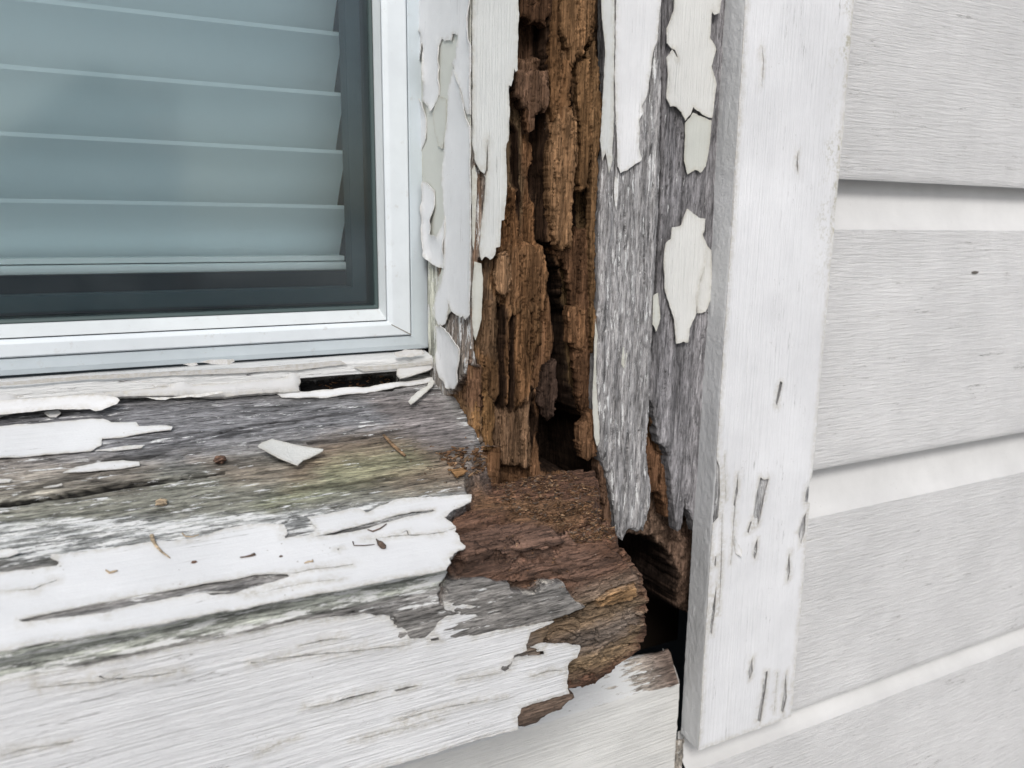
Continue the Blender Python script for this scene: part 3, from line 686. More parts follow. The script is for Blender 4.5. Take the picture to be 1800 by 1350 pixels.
    for poly, dd, w in (([(-30, 884), (10, 879), (60, 873), (120, 862), (200, 849), (260, 843), (330, 836), (395, 829), (330, 841), (255, 851), (180, 862), (100, 872), (30, 884), (-30, 889)], .008, .10),
                     ([(526, 669), (560, 664), (692, 655), (700, 664), (690, 684), (560, 690), (530, 691)], .006, .5),
                     ([(833, 992), (900, 976), (967, 968), (1000, 962), (960, 973), (900, 982), (840, 995)], .0030, .25),
                     ([(800, 1002), (900, 985), (905, 988), (820, 1008)], .0025, .25),
                     ([(1010, 1088), (1060, 1062), (1120, 1035), (1064, 1066), (1020, 1092)], .003, .4),
                     ([(540, 775), (640, 765), (740, 745), (640, 769), (545, 780)], .0016, .3),
                     ([(0, 880), (400, 760), (520, 740), (400, 764), (200, 800)], .0, .3),
                     ([(240, 790), (440, 745), (640, 720), (440, 749)], .0012, .3),
                     ([(400, 870), (620, 845), (700, 832), (620, 850), (480, 868)], .0016, .3)):
        m = reg(poly, 1.6, w); h -= m*dd; col[..., :3] *= (1-(.95 if dd > .003 else .5)*np.minimum(1, m*5)[..., None]**.5); col[..., 3] *= 1-m  # crack colour darkened towards black, standing in for the shade inside
    # holes chewed beside the post foot
    hol = reg([(950, 880), (990, 868), (1030, 880), (1062, 930), (1010, 925), (975, 905)], 8, 2.)
    h -= hol*.0045*(.3+cells(X/.0028, S/.0028, 77)[0])
    P += N[None]*h[..., None]
    P[..., 0] += -.0022*(1-sstep((xe[None]-X)/.0035))*fbm(S/.003, X/.003, 81, 4)
    # end cap pulled inwards
    cap = []; colc = []; ctr = np.array([0, .35, -.185])
    for k in range(1, 34):
        a = k/33; q = P[-1].copy(); c2 = ctr.copy(); xx = q[:, 0]
        q[:, 1:] = q[:, 1:]*(1-a)+c2[1:]*a; q[:, 0] = xx*(1-a)+.232*a+.004*math.sin(a*3.14)+.004*(fbm(q[:, 1]/.006, q[:, 2]/.003, 5, 4)-.5); cap.append(q); colc.append(col[-1]*(.9-.2*a))
    P = np.concatenate([P, np.array(cap)]); col = np.concatenate([col, np.array(colc)])
    o = mesh_np('sill_timber', P.reshape(-1, 3), grid_faces(len(P), ns, True), MW_X, sill, tone=col.reshape(-1, 4))
    return o
sill_o = build_sill()

# paint on the sill top
PA = [(-900, 1190), (-900, 1330), (-300, 1210), (0, 1148), (400, 1076), (787, 1003), (794, 982), (813, 964), (809, 952), (794, 923), (782, 911), (800, 897), (826, 884), (828, 873), (755, 875), (696, 880), (667, 892), (643, 903), (631, 896), (607, 899), (570, 906), (538, 911), (546, 921), (555, 930), (542, 942), (520, 944), (502, 948), (506, 937), (496, 925), (470, 924), (430, 925), (395, 931), (345, 948), (250, 958), (190, 968), (150, 972), (90, 977), (84, 984), (104, 990), (98, 997), (60, 1002), (0, 1008), (-300, 1060)]
HA = [[(30, 1092), (100, 1077), (225, 1052), (350, 1030), (450, 1012), (505, 1012), (510, 1017), (435, 1037), (310, 1052), (240, 1065), (185, 1080), (125, 1087), (50, 1096)],
      [(553, 945), (600, 933), (660, 918), (700, 906), (760, 897), (765, 900), (700, 915), (640, 932), (590, 942)],
      [(360, 1047), (410, 1040), (435, 1036), (410, 1045), (372, 1051)], [(590, 968), (596, 966), (594, 970)],
      crk((505, 1014), (540, 1006), (585, 999), (620, 994), w=.9), crk((0, 1043), (60, 1040), (100, 1022), w=.8), crk((640, 950), (700, 944), (780, 938), (803, 930), w=.9), crk((705, 940), (715, 936), (718, 943), w=.8), crk((430, 1050), (520, 1032), (600, 1020), w=.7)]
KS = dict(grain=0)
sheet('sill_front_paint', PA, PL_SILL, MP_SILL, sill, th=.0006, off=-.0001, jag=.0009, step=.0009, grid=.004, seed=11, holes=HA, curl=.0009, curl_w=.003, rough=.0002)
def fl(poly, seed, name='paint_flake', plane=PL_SILL, mat=MP_SILL, par=None, off=.0001, curl=.0012, jag=.0004, th=.0004, grain=0, label=None, **k):
    return sheet(name, poly, plane, mat, par or sill, th=th, off=off, jag=jag, step=.0008, grid=.0028, seed=seed, curl=curl, grain=grain, label=label, **k)
fl([(-500, 790), (0, 751), (120, 741), (160, 738), (180, 738), (196, 744), (238, 743), (244, 750), (290, 750), (303, 752), (300, 758), (250, 763), (210, 770), (180, 772), (178, 784), (160, 793), (110, 798), (0, 808), (-500, 860)], 12, label='largest white paint flake on the sill')
fl([(108, 832), (135, 822), (170, 815), (215, 811), (243, 813), (245, 819), (215, 824), (160, 829)], 13, curl=.0006)
fl([(168, 793), (220, 785), (254, 783), (250, 788), (200, 793)], 14, off=-.0002, curl=.0)
fl([(-300, 985), (0, 970), (20, 969), (34, 975), (15, 982), (0, 984), (-300, 1000)], 16)
fl([(77, 727), (103, 723), (106, 728), (100, 735), (88, 734)], 17)
fl([(76, 861), (110, 853), (112, 856), (90, 860)], 18, off=-.0002)
fl([(-100, 847), (0, 844), (24, 845), (18, 850), (-100, 852)], 19)
fl([(482, 690), (487, 684), (505, 684), (530, 690), (600, 686), (650, 681), (760, 665), (762, 672), (700, 682), (640, 692), (575, 700), (520, 701), (495, 699)], 20, curl=.0016)
fl([(482, 798), (500, 795), (524, 789), (510, 787), (492, 792)], 21, off=-.0003, curl=0)

# paint on the fascia
PB = [(-900, 1385), (-900, 1850), (0, 1556), (700, 1340), (833, 1300), (909, 1279), (907, 1257), (913, 1241), (967, 1226), (998, 1217), (996, 1185), (997, 1163), (1013, 1154), (1018, 1131), (953, 1130), (931, 1136), (947, 1140), (930, 1150), (912, 1152), (897, 1160), (895, 1172), (883, 1176), (895, 1162), (902, 1150), (924, 1141), (927, 1128), (931, 1110), (973, 1091), (950, 1093), (922, 1100), (869, 1106), (829, 1117), (820, 1110), (826, 1095), (842, 1079), (847, 1066), (800, 1060), (778, 1056), (780, 1068), (806, 1076), (785, 1082), (770, 1092), (756, 1112), (745, 1120), (720, 1120), (714, 1108), (690, 1096), (684, 1083), (640, 1078), (525, 1090), (450, 1107), (300, 1138), (150, 1170), (0, 1198)]
HB = [[(880, 1168), (893, 1168), (896, 1175), (888, 1180), (879, 1174)], [(577, 1232), (610, 1224), (665, 1212), (650, 1219), (600, 1230)], [(694, 1211), (715, 1205), (735, 1203), (715, 1210), (697, 1214)],
      [(753, 1120), (768, 1116), (770, 1123), (756, 1125)], [(870, 1089), (884, 1088), (884, 1094), (868, 1095)], [(936, 1142), (954, 1143), (956, 1149), (925, 1152)],
      crk((60, 1208), (110, 1202), (150, 1197), (240, 1188), (325, 1176)), crk((440, 1162), (520, 1152), (600, 1144), (715, 1131)), crk((525, 1134), (560, 1126), (605, 1117)), crk((535, 1241), (560, 1237), (578, 1233)), crk((452, 1322), (480, 1309), (520, 1295)),
      crk((700, 1262), (790, 1240), (890, 1221), w=.9), crk((0, 1322), (60, 1312), (130, 1301), w=.9), crk((800, 1195), (860, 1183), (878, 1178), w=.9), crk((620, 1300), (700, 1280), (780, 1262), w=.8), crk((930, 1185), (960, 1178), (994, 1176), w=.9), crk((175, 1184), (192, 1190), (215, 1181), w=.9)]
sheet('fascia_paint', PB, PL_FAS, MP_FAS, sill, th=.0009, off=.0002, jag=.0008, step=.0009, grid=.004, seed=21, holes=HB, curl=.0012, curl_w=.003, rough=.0005)

sheet('broken_end', [(880, 1262), (905, 1240), (940, 1228), (995, 1212), (1003, 1222), (985, 1243), (962, 1250), (948, 1260), (938, 1268), (922, 1273), (909, 1275), (895, 1272)], PL_FAS, MW_X, sill, th=.004, off=-.0042, jag=.0012, step=.0007, grid=.001, seed=23, dome=.002, dome_r=.003, fibre=.001, rough=.001, tone=(.12, .085, .065, .05))

# ---------------------------------------------------------------- wooden stop strip at the back of the sill
strip = thing('wooden_stop_strip', 'thin peeling wooden strip between the window frame and the sill', 'wood strip', (0, .46, -.09))
def build_strip():
    zt, zb, yf, yb = -.0822, -.0893, .4585, .4745
    prof = [(yb, zt+.0022)]+[(yb+(yf-yb)*k/10, zt+.0022*(1-k/10)**.5) for k in range(1, 10)]+[(yf+.0006, zt), (yf, zt-.0008)]+[(yf, zt-.0008+(zb-zt+.0008)*k/14) for k in range(1, 15)]+[(yf+.009, zb+.0004)]
    prof = np.array(prof); xs = np.concatenate([np.linspace(-.6, -.07, 40)[:-1], np.linspace(-.07, XR+.001, 420)]); nx = len(xs)
    X = np.repeat(xs[:, None], len(prof), 1); Y = np.repeat(prof[None, :, 0], nx, 0); Z = np.repeat(prof[None, :, 1], nx, 0); S = np.repeat(np.arange(len(prof))[None]*.0008, nx, 0)
    f = fbm(X/.04, S/.002, 4, 4); Y = Y+.0010*(.6-f)*(1); Z = Z-.0012*(.6-f)*(np.arange(len(prof)) < 11)
    px = proj(np.stack([X, Y, Z], -1))
    col = np.zeros(X.shape+(4,)); col[..., :3] = np.array([.27, .265, .265])*(.5+f[..., None]); col[..., 3] = .75
    r = sstep((px[..., 0]-640)/60)[..., None]; col[..., :3] = col[..., :3]*(1-r)+np.array([.42, .42, .42])*r
    mesh_np('strip', np.stack([X, Y, Z], -1).reshape(-1, 3), grid_faces(nx, len(prof)), MW_X, strip, tone=col.reshape(-1, 4))
build_strip()
PL_STR = Plane((0, .4583, 0), (1, 0, 0), (0, 0, 1), (0, -1, 0))
# lower layers of old wood filler and paint below the strip, left of the slot
fa = math.radians(52)
PL_FIL = Plane((0, .4585, -.0885), (1, 0, 0), (0, math.cos(fa), math.sin(fa)), (0, -math.sin(fa), math.cos(fa)))
M_LAY = paint_mat('weathered_layer_paint', 'X', (.56, .565, .57), relief=.0006, across=900, cracks=.8, specks=.3, dirt=.9)
sheet('old_paint_layer', [(-400, 705), (0, 676), (200, 668), (350, 661), (440, 655), (520, 650), (528, 652), (526, 688), (500, 690), (430, 694), (395, 699), (330, 696), (240, 697), (180, 700), (110, 707), (60, 712), (0, 732), (-400, 775)], PL_FIL, M_LAY, strip, th=.0024, off=-.0006, jag=.0007, grid=.003, seed=41, holes=[[(30, 700), (120, 690), (210, 684), (300, 681), (215, 688), (120, 696), (40, 704)], [(330, 672), (420, 668), (500, 664), (430, 672), (340, 677)], [(230, 668), (300, 666), (310, 668), (240, 671)]], dome=.0016, dome_r=.004, rough=.0006)
fl([(-300, 735), (0, 706), (70, 700), (130, 696), (185, 695), (205, 699), (213, 704), (205, 711), (180, 722), (168, 724), (158, 720), (100, 720), (60, 724), (0, 731), (-300, 765)], 42, plane=PL_FIL.off(.003), par=strip, curl=.0010)
fl([(150, 671), (260, 664), (310, 657), (318, 661), (300, 671), (230, 673), (160, 672)], 43, plane=PL_FIL.off(.003), par=strip, off=-.0012, curl=.0006)
fl([(-200, 690), (0, 676), (100, 669), (150, 669), (60, 676), (0, 682), (-200, 700)], 46, plane=PL_FIL.off(.003), par=strip, off=-.0012, curl=.0006)
fl([(255, 699), (300, 699), (345, 694), (390, 689), (395, 692), (350, 699), (300, 700), (290, 703), (275, 703)], 44, plane=PL_FIL.off(.003), par=strip, curl=.0012)
fl([(-300, 682), (0, 672), (150, 660), (330, 651), (440, 646), (520, 640), (600, 633), (610, 640), (525, 650), (440, 654), (330, 659), (150, 667), (0, 678), (-300, 690)], 45, plane=PL_STR, mat=M_LAY, par=strip, off=.0006, curl=.0008, jag=.0005)
fl([(350, 636), (370, 632), (410, 631), (412, 635), (402, 640), (372, 640)], 47, plane=PL_STR, par=strip, off=.0014, curl=.0012)
fl([(322, 640), (345, 637), (348, 641), (335, 644)], 48, plane=PL_STR, par=strip, off=.0012)
fl([(690, 619), (712, 614), (740, 615), (745, 622), (720, 627), (696, 626)], 49, plane=PL_STR, par=strip, off=.0015, curl=.0015, jag=.0008)
fl([(700, 640), (760, 634), (758, 650), (730, 660), (702, 668), (697, 660)], 50, plane=PL_FIL, mat=M_LAY, par=strip, off=.0002, curl=.0004, th=.0012, label='short grey remnant of the strip right of the dark slot')
fl([(620, 645), (700, 640), (757, 634), (758, 640), (700, 648), (640, 653)], 59, plane=PL_STR, mat=M_LAY, par=strip, off=.0006, curl=.0004, jag=.0005)

# ---------------------------------------------------------------- rotten post
post = thing('rotten_post', 'rotten wooden window post with crumbling brown core and peeling white paint', 'wooden post', (.25, .42, -.12))
def build_core():
    t = np.arange(-.0662, .2100, .00055); z = np.concatenate([np.arange(-.300, .165, .00068), np.linspace(.17, .5, 60)])
    T, Z = np.meshgrid(t, z, indexing='ij'); k = sstep(T/.003+.5)           # 0 reveal, 1 front
    rr = .0012*np.exp(-(T/.0014)**2)
    X = XR+np.maximum(T, 0)+rr*.7; Y = YP+np.maximum(-T, 0)+rr*.7
    P0 = np.stack([X, Y, Z], -1); px = proj(P0); px, py = px[..., 0], px[..., 1]
    wx = (fbm(T/.0035, Z/.012, 3, 5, .62)-.5)*2; wy = (fbm(T/.0022, Z/.02, 13, 5, .65)-.5)*2
    tw = T+.0022*(fbm(T/.02, Z/.05, 21, 3)-.5)*2+.0010*(fbm(T/.005, Z/.02, 23, 3)-.5)*2
    fib = fbm(tw/.0016, Z/.05, 5, 5, .62); fine = fbm(tw/.0007, Z/.012, 9, 4, .6)
    cv, ce = cells(tw/.0046+1.3*fbm(T/.005, Z/.02, 4, 4, .6), Z/.060+2.0*fbm(T/.0013, Z/.016, 6, 5, .7), 3)
    cv2, ce2 = cells(tw/.0021+.6*fbm(T/.003, Z/.01, 14, 3), Z/.026+1.8*fbm(T/.0009, Z/.009, 16, 5, .7), 8)
    rotd = .0046*cv+.0016*cv2+.0055*(.62-fib).clip(0, 1)+.0007*fine+.0010*(ce < .05)+.0014*fbm(T/.002, Z/.014, 47, 5, .65)
    def reg(poly, soft=4, ax=7, ay=10): return sstep(sdf(px+wx*ax, py+wy*ay, poly)/soft*.5+.5)
    D = np.full(X.shape, .013); col = np.zeros(X.shape+(4,)); g = fbm(tw/.004, Z/.04, 31, 4)[..., None]; g2 = fbm(T/.02, Z/.03, 33, 4)[..., None]
    c_rot = np.array([.125, .078, .050])*(1-g2)+np.array([.195, .105, .052])*g2
    c_rot = c_rot*np.array([.84, .80, .77])*(.5+1.0*g)*(.75+.5*cv[..., None]); col[..., :3] = c_rot
    W = np.ones(X.shape)                                                   # how rotten (relief)
    def zone(poly, d=None, c=None, soft=4, rot=None, ax=7, ay=10, kk=1., rim=None):
        nonlocal D, W, px, py
        q = P0.copy(); q[..., 1] += (rim if rim is not None else (d or 0)); q = proj(q); px, py = q[..., 0], q[..., 1]   # the outline belongs to the surface at its own depth
        m = reg(poly, soft, ax, ay)*kk
        if d is not None: D = D*(1-m)+d*m
        if rot is not None: W = W*(1-m)+rot*m
        if c is not None:
            mm = (m if rim is None else sstep((sdf(px+wx*ax, py+wy*ay, poly)+6.5)/4))[..., None]; col[..., :3] = col[..., :3]*(1-mm)+np.array(c)*np.array([.94, .93, .91])*(.35+1.3*g)*mm  # with a rim, dark colour also covers the hollow's walls as painted shade
            col[..., 3] = col[..., 3]*(1-m)
        return m
    # left face of the pit
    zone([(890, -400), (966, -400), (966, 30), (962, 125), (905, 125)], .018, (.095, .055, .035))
    zone([(895, 100), (963, 100), (963, 190), (930, 228), (895, 180)], .010, (.14, .085, .055))
    zone([(890, 190), (925, 190), (925, 400), (900, 430), (870, 440)], .014, (.13, .09, .055))
    zone([(922, 190), (965, 190), (962, 440), (925, 450)], .024, (.10, .052, .027))
    zone([(895, 330), (925, 330), (935, 560), (870, 540), (865, 430)], .005, (.17, .09, .045), 10)
    zone([(925, 380), (965, 330), (975, 480), (960, 560), (920, 520)], .013, (.15, .08, .04), 10)
    zone([(828, 440), (905, 440), (900, 560), (865, 660), (815, 640)], .0045, (.17, .11, .07), 8)
    zone([(845, 530), (960, 535), (960, 600), (930, 690), (900, 722), (865, 720), (838, 690), (835, 600)], .0035, (.165, .095, .05), 5)
    zone([(860, 705), (950, 690), (945, 830), (885, 820), (862, 780)], .006, (.16, .10, .062), 5)
    zone([(760, 600), (840, 560), (850, 690), (868, 740), (858, 792), (836, 790), (800, 745), (770, 690)], .0018, (.18, .11, .06), 6)
    zone([(800, 640), (832, 600), (835, 700), (815, 735), (790, 700)], .0025, (.15, .085, .052), 8)
    zone([(770, 690), (800, 740), (835, 788), (815, 780), (785, 730), (760, 695)], .0012, (.24, .22, .20), 5, rot=.3)
    zone([(862, 712), (880, 708), (905, 722), (930, 700), (925, 718), (890, 726), (870, 726)], .010, (.08, .05, .032), 5, ay=18)
    zone([(868, 452), (897, 450), (900, 525), (880, 530), (866, 505)], .0030, (.33, .21, .12), 6)
    zone([(868, 440), (905, 432), (962, 430), (972, 480), (966, 545), (940, 535), (905, 545), (873, 525), (864, 490)], .0045, (.17, .095, .05), 3, ax=6, ay=20)
    zone([(846, 530), (886, 535), (890, 600), (884, 640), (850, 625), (834, 600)], .0035, (.16, .10, .06), 3, ax=6, ay=18)
    zone([(888, 560), (950, 550), (950, 650), (925, 715), (900, 722), (886, 700)], .0048, (.16, .088, .045), 3, ax=6, ay=22)
    # middle column bed
    zone([(962, -400), (1052, -400), (1054, 250), (1046, 700), (1010, 700), (1000, 640), (985, 440), (965, 430)], .019, (.13, .085, .045))
    zone([(966, -400), (1042, -400), (1048, 240), (1036, 240), (1010, 330), (1004, 440), (968, 430)], .006, (.17, .10, .055))
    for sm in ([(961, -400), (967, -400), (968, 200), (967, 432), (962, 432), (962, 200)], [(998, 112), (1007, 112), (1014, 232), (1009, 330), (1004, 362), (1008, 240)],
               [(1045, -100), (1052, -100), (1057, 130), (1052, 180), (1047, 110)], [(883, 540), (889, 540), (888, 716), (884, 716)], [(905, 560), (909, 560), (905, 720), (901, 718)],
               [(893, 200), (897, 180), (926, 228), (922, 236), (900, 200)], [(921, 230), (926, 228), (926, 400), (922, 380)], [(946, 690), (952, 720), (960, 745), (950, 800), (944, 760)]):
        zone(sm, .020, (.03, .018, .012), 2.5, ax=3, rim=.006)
    # deep gaps and holes, near-black colour painted in for their shade
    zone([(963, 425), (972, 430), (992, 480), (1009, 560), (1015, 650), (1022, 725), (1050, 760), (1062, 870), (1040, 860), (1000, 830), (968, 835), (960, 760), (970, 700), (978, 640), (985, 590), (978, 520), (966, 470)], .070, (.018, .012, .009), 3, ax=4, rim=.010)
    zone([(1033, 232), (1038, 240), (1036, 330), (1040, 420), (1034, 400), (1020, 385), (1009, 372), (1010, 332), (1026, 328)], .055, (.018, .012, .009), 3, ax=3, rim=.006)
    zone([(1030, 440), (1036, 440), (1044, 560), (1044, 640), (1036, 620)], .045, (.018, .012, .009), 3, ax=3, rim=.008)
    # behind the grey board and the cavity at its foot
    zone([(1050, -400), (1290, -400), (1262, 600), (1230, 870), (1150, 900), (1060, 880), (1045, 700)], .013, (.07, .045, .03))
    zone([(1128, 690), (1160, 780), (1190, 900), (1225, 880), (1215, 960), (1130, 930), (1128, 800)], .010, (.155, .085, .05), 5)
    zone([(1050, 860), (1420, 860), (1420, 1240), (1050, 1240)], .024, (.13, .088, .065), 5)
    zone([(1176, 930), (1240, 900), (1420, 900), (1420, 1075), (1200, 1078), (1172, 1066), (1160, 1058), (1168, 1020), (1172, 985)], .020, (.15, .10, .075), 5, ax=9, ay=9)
    zone([(1060, 905), (1100, 945), (1125, 945), (1156, 950), (1186, 985), (1192, 1020), (1184, 1050), (1196, 1078), (1245, 1086), (1420, 1080), (1420, 1330), (950, 1330), (950, 900)], .088, (.016, .011, .009), 4, ax=9, ay=9, rim=.020)  # this hole and the slit after it: shade painted in as near-black
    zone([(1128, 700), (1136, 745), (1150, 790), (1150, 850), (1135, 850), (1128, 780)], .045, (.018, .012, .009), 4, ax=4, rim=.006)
    # painted or grey sound faces
    gz = (.235, .215, .20)
    m = zone([(600, -400), (912, -400), (910, 122), (900, 150), (893, 250), (885, 385), (872, 440), (845, 458), (842, 520), (828, 600), (812, 660), (790, 690), (770, 700), (600, 800)], .0, gz, 2.5, rot=.12, ax=3, ay=8)
    zone([(834, 285), (851, 300), (848, 360), (842, 460), (845, 520), (835, 600), (826, 600), (828, 420)], .0008, (.19, .13, .095), 5, rot=.35)
    zone([(783, 530), (826, 545), (832, 600), (828, 640), (812, 640), (790, 590)], .0006, (.235, .205, .185), 4, rot=.25)
    zone([(762, 450), (785, 440), (783, 500), (768, 530)], .0006, (.26, .20, .15), 4, rot=.2)
    zone([(740, 430), (765, 480), (768, 570), (772, 640), (758, 640), (745, 560)], .0, (.42, .43, .38), 5, rot=.15)
    col[..., 3] = np.where(W < .5, .30+.3*(fbm(T/.004, Z/.03, 55, 3)-.3), 0)
    vis = fbm(T/.02, Z/.05, 77, 3)
    # clumpy crumbling relief for the lower cavity
    lump = fbm(T/.012, Z/.014, 61, 5, .6)*.014+cells(T/.0035, Z/.0045, 65)[0]*.0022
    q = proj(P0); px, py = q[..., 0], q[..., 1]; low = sstep((py-890)/30)*sstep((px-1050)/20)
    Dt = D+W*rotd*(1-low)+low*(lump-.006)
    Dt = np.where(T > .1685, np.maximum(Dt, .0075), Dt)
    Dt += (1-W)*(.0009*(.7-fib).clip(0, 1)+.0002*fine)
    # erosion drags the corner back near the foot
    foot = sstep((py-560)/230)*np.exp(-(T/.010)**2)
    Dt += foot*.0014*(.4+vis)
    # the foot flares out over the sill
    dx = (1-k)*Dt; dy = k*Dt
    # deep zones keep off the far side of the reveal
    X = X+np.where(T < 0, dx, dx*0+ (1-k)*Dt*0); Y = Y+dy
    X = X+k*.0016*(fbm(T/.01, Z/.02, 91, 4)-.5)*sstep(Dt/.004)
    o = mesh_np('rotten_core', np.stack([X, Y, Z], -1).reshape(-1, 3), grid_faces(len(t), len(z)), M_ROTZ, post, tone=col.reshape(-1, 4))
    return o
core = build_core()
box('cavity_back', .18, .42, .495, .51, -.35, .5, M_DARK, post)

# paint left on the reveal and on the front of the post
RV = dict(plane=PL_REV, mat=MP_POST, par=post, grain=1, off=.0006, curl=.0028)
KU = dict(RV, mat=MP_CREAM)
sheet('undercoat', [(733, -300), (828, -300), (828, 250), (828, 430), (826, 545), (813, 556), (797, 545), (788, 556), (783, 568), (770, 560), (766, 520), (778, 470), (760, 462), (748, 430), (743, 300), (738, 240), (730, 100)], PL_REV, MP_CREAM, post, th=.0004, off=.0, jag=.0005, grid=.004, seed=60, grain=1, curl=.0004, rough=.0002)
fl([(728, -300), (829, -300), (829, 0), (828, 202), (823, 203), (820, 196), (815, 170), (811, 151), (806, 138), (800, 122), (797, 111), (800, 106), (803, 100), (808, 61), (798, 59), (796, 71), (784, 72), (778, 69), (774, 82), (773, 133), (774, 153), (773, 167), (766, 185), (761, 196), (753, 187), (744, 176), (749, 144), (747, 98), (743, 60), (734, 44), (730, 22)], 61, 'paint_flake', **RV, th=.0006, )
fl([(730, 47), (742, 58), (745, 89), (742, 104), (734, 118), (730, 104)], 62, **RV)
fl([(734, 167), (747, 182), (750, 211), (750, 244), (741, 267), (737, 255), (734, 200)], 63, **RV)
fl([(797, 120), (803, 130), (809, 146), (815, 175), (821, 206), (827, 224), (828, 300), (829, 423), (827, 553), (820, 562), (816, 556), (812, 560), (805, 553), (797, 547), (790, 533), (788, 553), (783, 570), (772, 572), (765, 557), (764, 535), (767, 517), (777, 497), (782, 473), (783, 400), (779, 320), (783, 244), (787, 204), (789, 160)], 64, plane=PL_REV, mat=MP_POST, par=post, grain=1, off=.0005, curl=.0009)
fl([(762, 200), (775, 170), (786, 175), (785, 230), (780, 262), (772, 256), (765, 235)], 65, plane=PL_REV, mat=MP_CREAM, par=post, grain=1, off=.0005)
fl([(745, 318), (753, 322), (764, 335), (765, 362), (761, 385), (760, 413), (772, 415), (783, 380), (783, 443), (780, 472), (772, 469), (763, 465), (750, 450), (746, 420), (744, 380)], 66, **dict(RV, off=.0009))
fl([(768, 573), (780, 572), (790, 582), (803, 600), (811, 613), (810, 633), (808, 657), (808, 673), (802, 683), (790, 683), (783, 673), (775, 663), (770, 633), (768, 600)], 67, **dict(RV, off=.0008), th=.0006)
fl([(829, -300), (912, -300), (909, 0), (910, 30), (909, 60), (908, 123), (905, 126), (902, 121), (901, 140), (897, 151), (893, 150), (894, 200), (893, 247), (889, 253), (888, 262), (890, 320), (887, 360), (885, 385), (880, 387), (878, 410), (877, 433), (870, 436), (869, 448), (860, 457), (852, 452), (845, 457), (842, 452), (841, 437), (842, 430), (847, 380), (851, 340), (853, 315), (850, 306), (842, 302), (837, 290), (834, 285), (832, 270), (829, 255)], 68, plane=PL_POST, mat=MP_FRONT, par=post, grain=1, off=.0, jag=.0006, curl=.0010, th=.0009, holes=[[(850, 306), (853, 298), (856, 240), (857, 300), (853, 312)]])
fl([(833, 460), (845, 463), (848, 490), (848, 510), (845, 560), (840, 580), (835, 598), (831, 585), (829, 560), (829, 517)], 69, plane=PL_POST, mat=MP_CREAM, par=post, grain=1, off=-.0005, curl=.0016)
fl([(829, 300), (833, 290), (838, 310), (836, 380), (832, 440), (829, 430)], 70, plane=PL_POST, mat=MP_CREAM, par=post, grain=1, off=-.0006, curl=.0006)

# hanging splinters and broken plates of brown wood
def sp_relief(u, w):
    tw = u+.0020*(fbm(u/.006, w/.03, 23, 4, .6)-.5)*2
    cv, _ = cells(tw/.0034+1.2*fbm(u/.004, w/.015, 4, 4), w/.060+2.6*fbm(u/.0011, w/.010, 6, 5, .7), 33)
    f = fbm(tw/.0012, w/.05, 45, 5, .66)
    return -.0030*cv-.0052*(.60-f).clip(0, 1)-.0006*fbm(u/.0014, w/.02, 46, 4, .6)
def sp(poly, depth, seed, th=.006, tone=(.19, .115, .065), dome=.003, r=.006, jag=.0019, name='wood_splinter', fibre=.0, **k):
    tone = np.array(tone)*np.array([.68, .63, .60])
    return sheet(name, poly, PL_POST, M_ROTZ, post, th=th, off=-depth-th, jag=jag, step=.0006, grid=.0008, seed=seed, dome=dome*.5, dome_r=r*.45, grain=1, fibre=fibre, rough=.0016, tone=tuple(tone), off_fn=sp_relief, **k)
sp([(905, -300), (964, -300), (964, 20), (962, 42), (957, 34), (952, 47), (944, 38), (935, 36), (925, 44), (918, 36), (910, 34)], .005, 101, .008, (.11, .065, .04))
sp([(897, 133), (905, 126), (930, 128), (959, 124), (959, 160), (957, 188), (951, 196), (947, 188), (944, 199), (940, 196), (938, 206), (935, 204), (933, 220), (928, 226), (925, 212), (923, 196), (921, 190), (913, 183), (905, 178), (898, 168)], .003, 102, .008, (.17, .11, .075), dome=.004)
sp([(926, 188), (934, 190), (936, 208), (931, 227), (927, 222), (924, 205)], .004, 103, .004, (.17, .10, .06))
sp([(966, -300), (982, -300), (979, 60), (984, 100), (1000, 112), (1000, 150), (997, 199), (991, 218), (984, 221), (978, 214), (972, 216), (966, 205), (963, 170), (965, 60)], .004, 104, .006, (.23, .135, .07), dome=.004)
sp([(983, -300), (1042, -300), (1041, 50), (1038, 82), (1028, 84), (1019, 95), (1012, 98), (1008, 104), (1003, 118), (999, 108), (996, 86), (990, 71), (982, 60)], .0005, 106, .007, (.26, .16, .085), dome=.005, r=.009)
sp([(1006, 108), (1034, 95), (1036, 150), (1033, 226), (1030, 283), (1026, 326), (1021, 333), (1013, 331), (1010, 320), (1012, 270), (1014, 235), (1010, 205), (1007, 160)], .003, 108, .009, (.22, .135, .07), dome=.004)
sp([(1030, 92), (1042, 70), (1050, 133), (1055, 190), (1051, 253), (1045, 330), (1041, 430), (1045, 560), (1044, 640), (1038, 600), (1034, 480), (1034, 400), (1037, 330), (1036, 235), (1031, 220)], .0035, 109, .005, (.22, .14, .075), dome=.003)
sp([(972, 235), (975, 205), (979, 190), (984, 208), (990, 178), (995, 200), (1001, 186), (1006, 212), (1010, 205), (1011, 250), (1011, 300), (1008, 358), (1005, 362), (1005, 420), (1003, 438), (998, 432), (992, 441), (986, 440), (980, 434), (974, 431), (967, 400), (963, 300), (965, 245)], .0015, 110, .006, (.27, .17, .095), dome=.006, r=.010)
sp([(972, 438), (1000, 434), (1015, 395), (1030, 402), (1040, 420), (1044, 500), (1043, 560), (1041, 625), (1043, 700), (1036, 722), (1024, 728), (1020, 722), (1016, 702), (1012, 662), (1009, 620), (1007, 583), (1003, 517), (994, 467), (980, 452)], .009, 114, .004, (.145, .085, .05), dome=.004, r=.008)
sp([(996, 545), (1010, 540), (1023, 545), (1024, 590), (1018, 612), (1006, 612), (1000, 600)], .0065, 116, .006, (.23, .135, .075), dome=.003, r=.005)
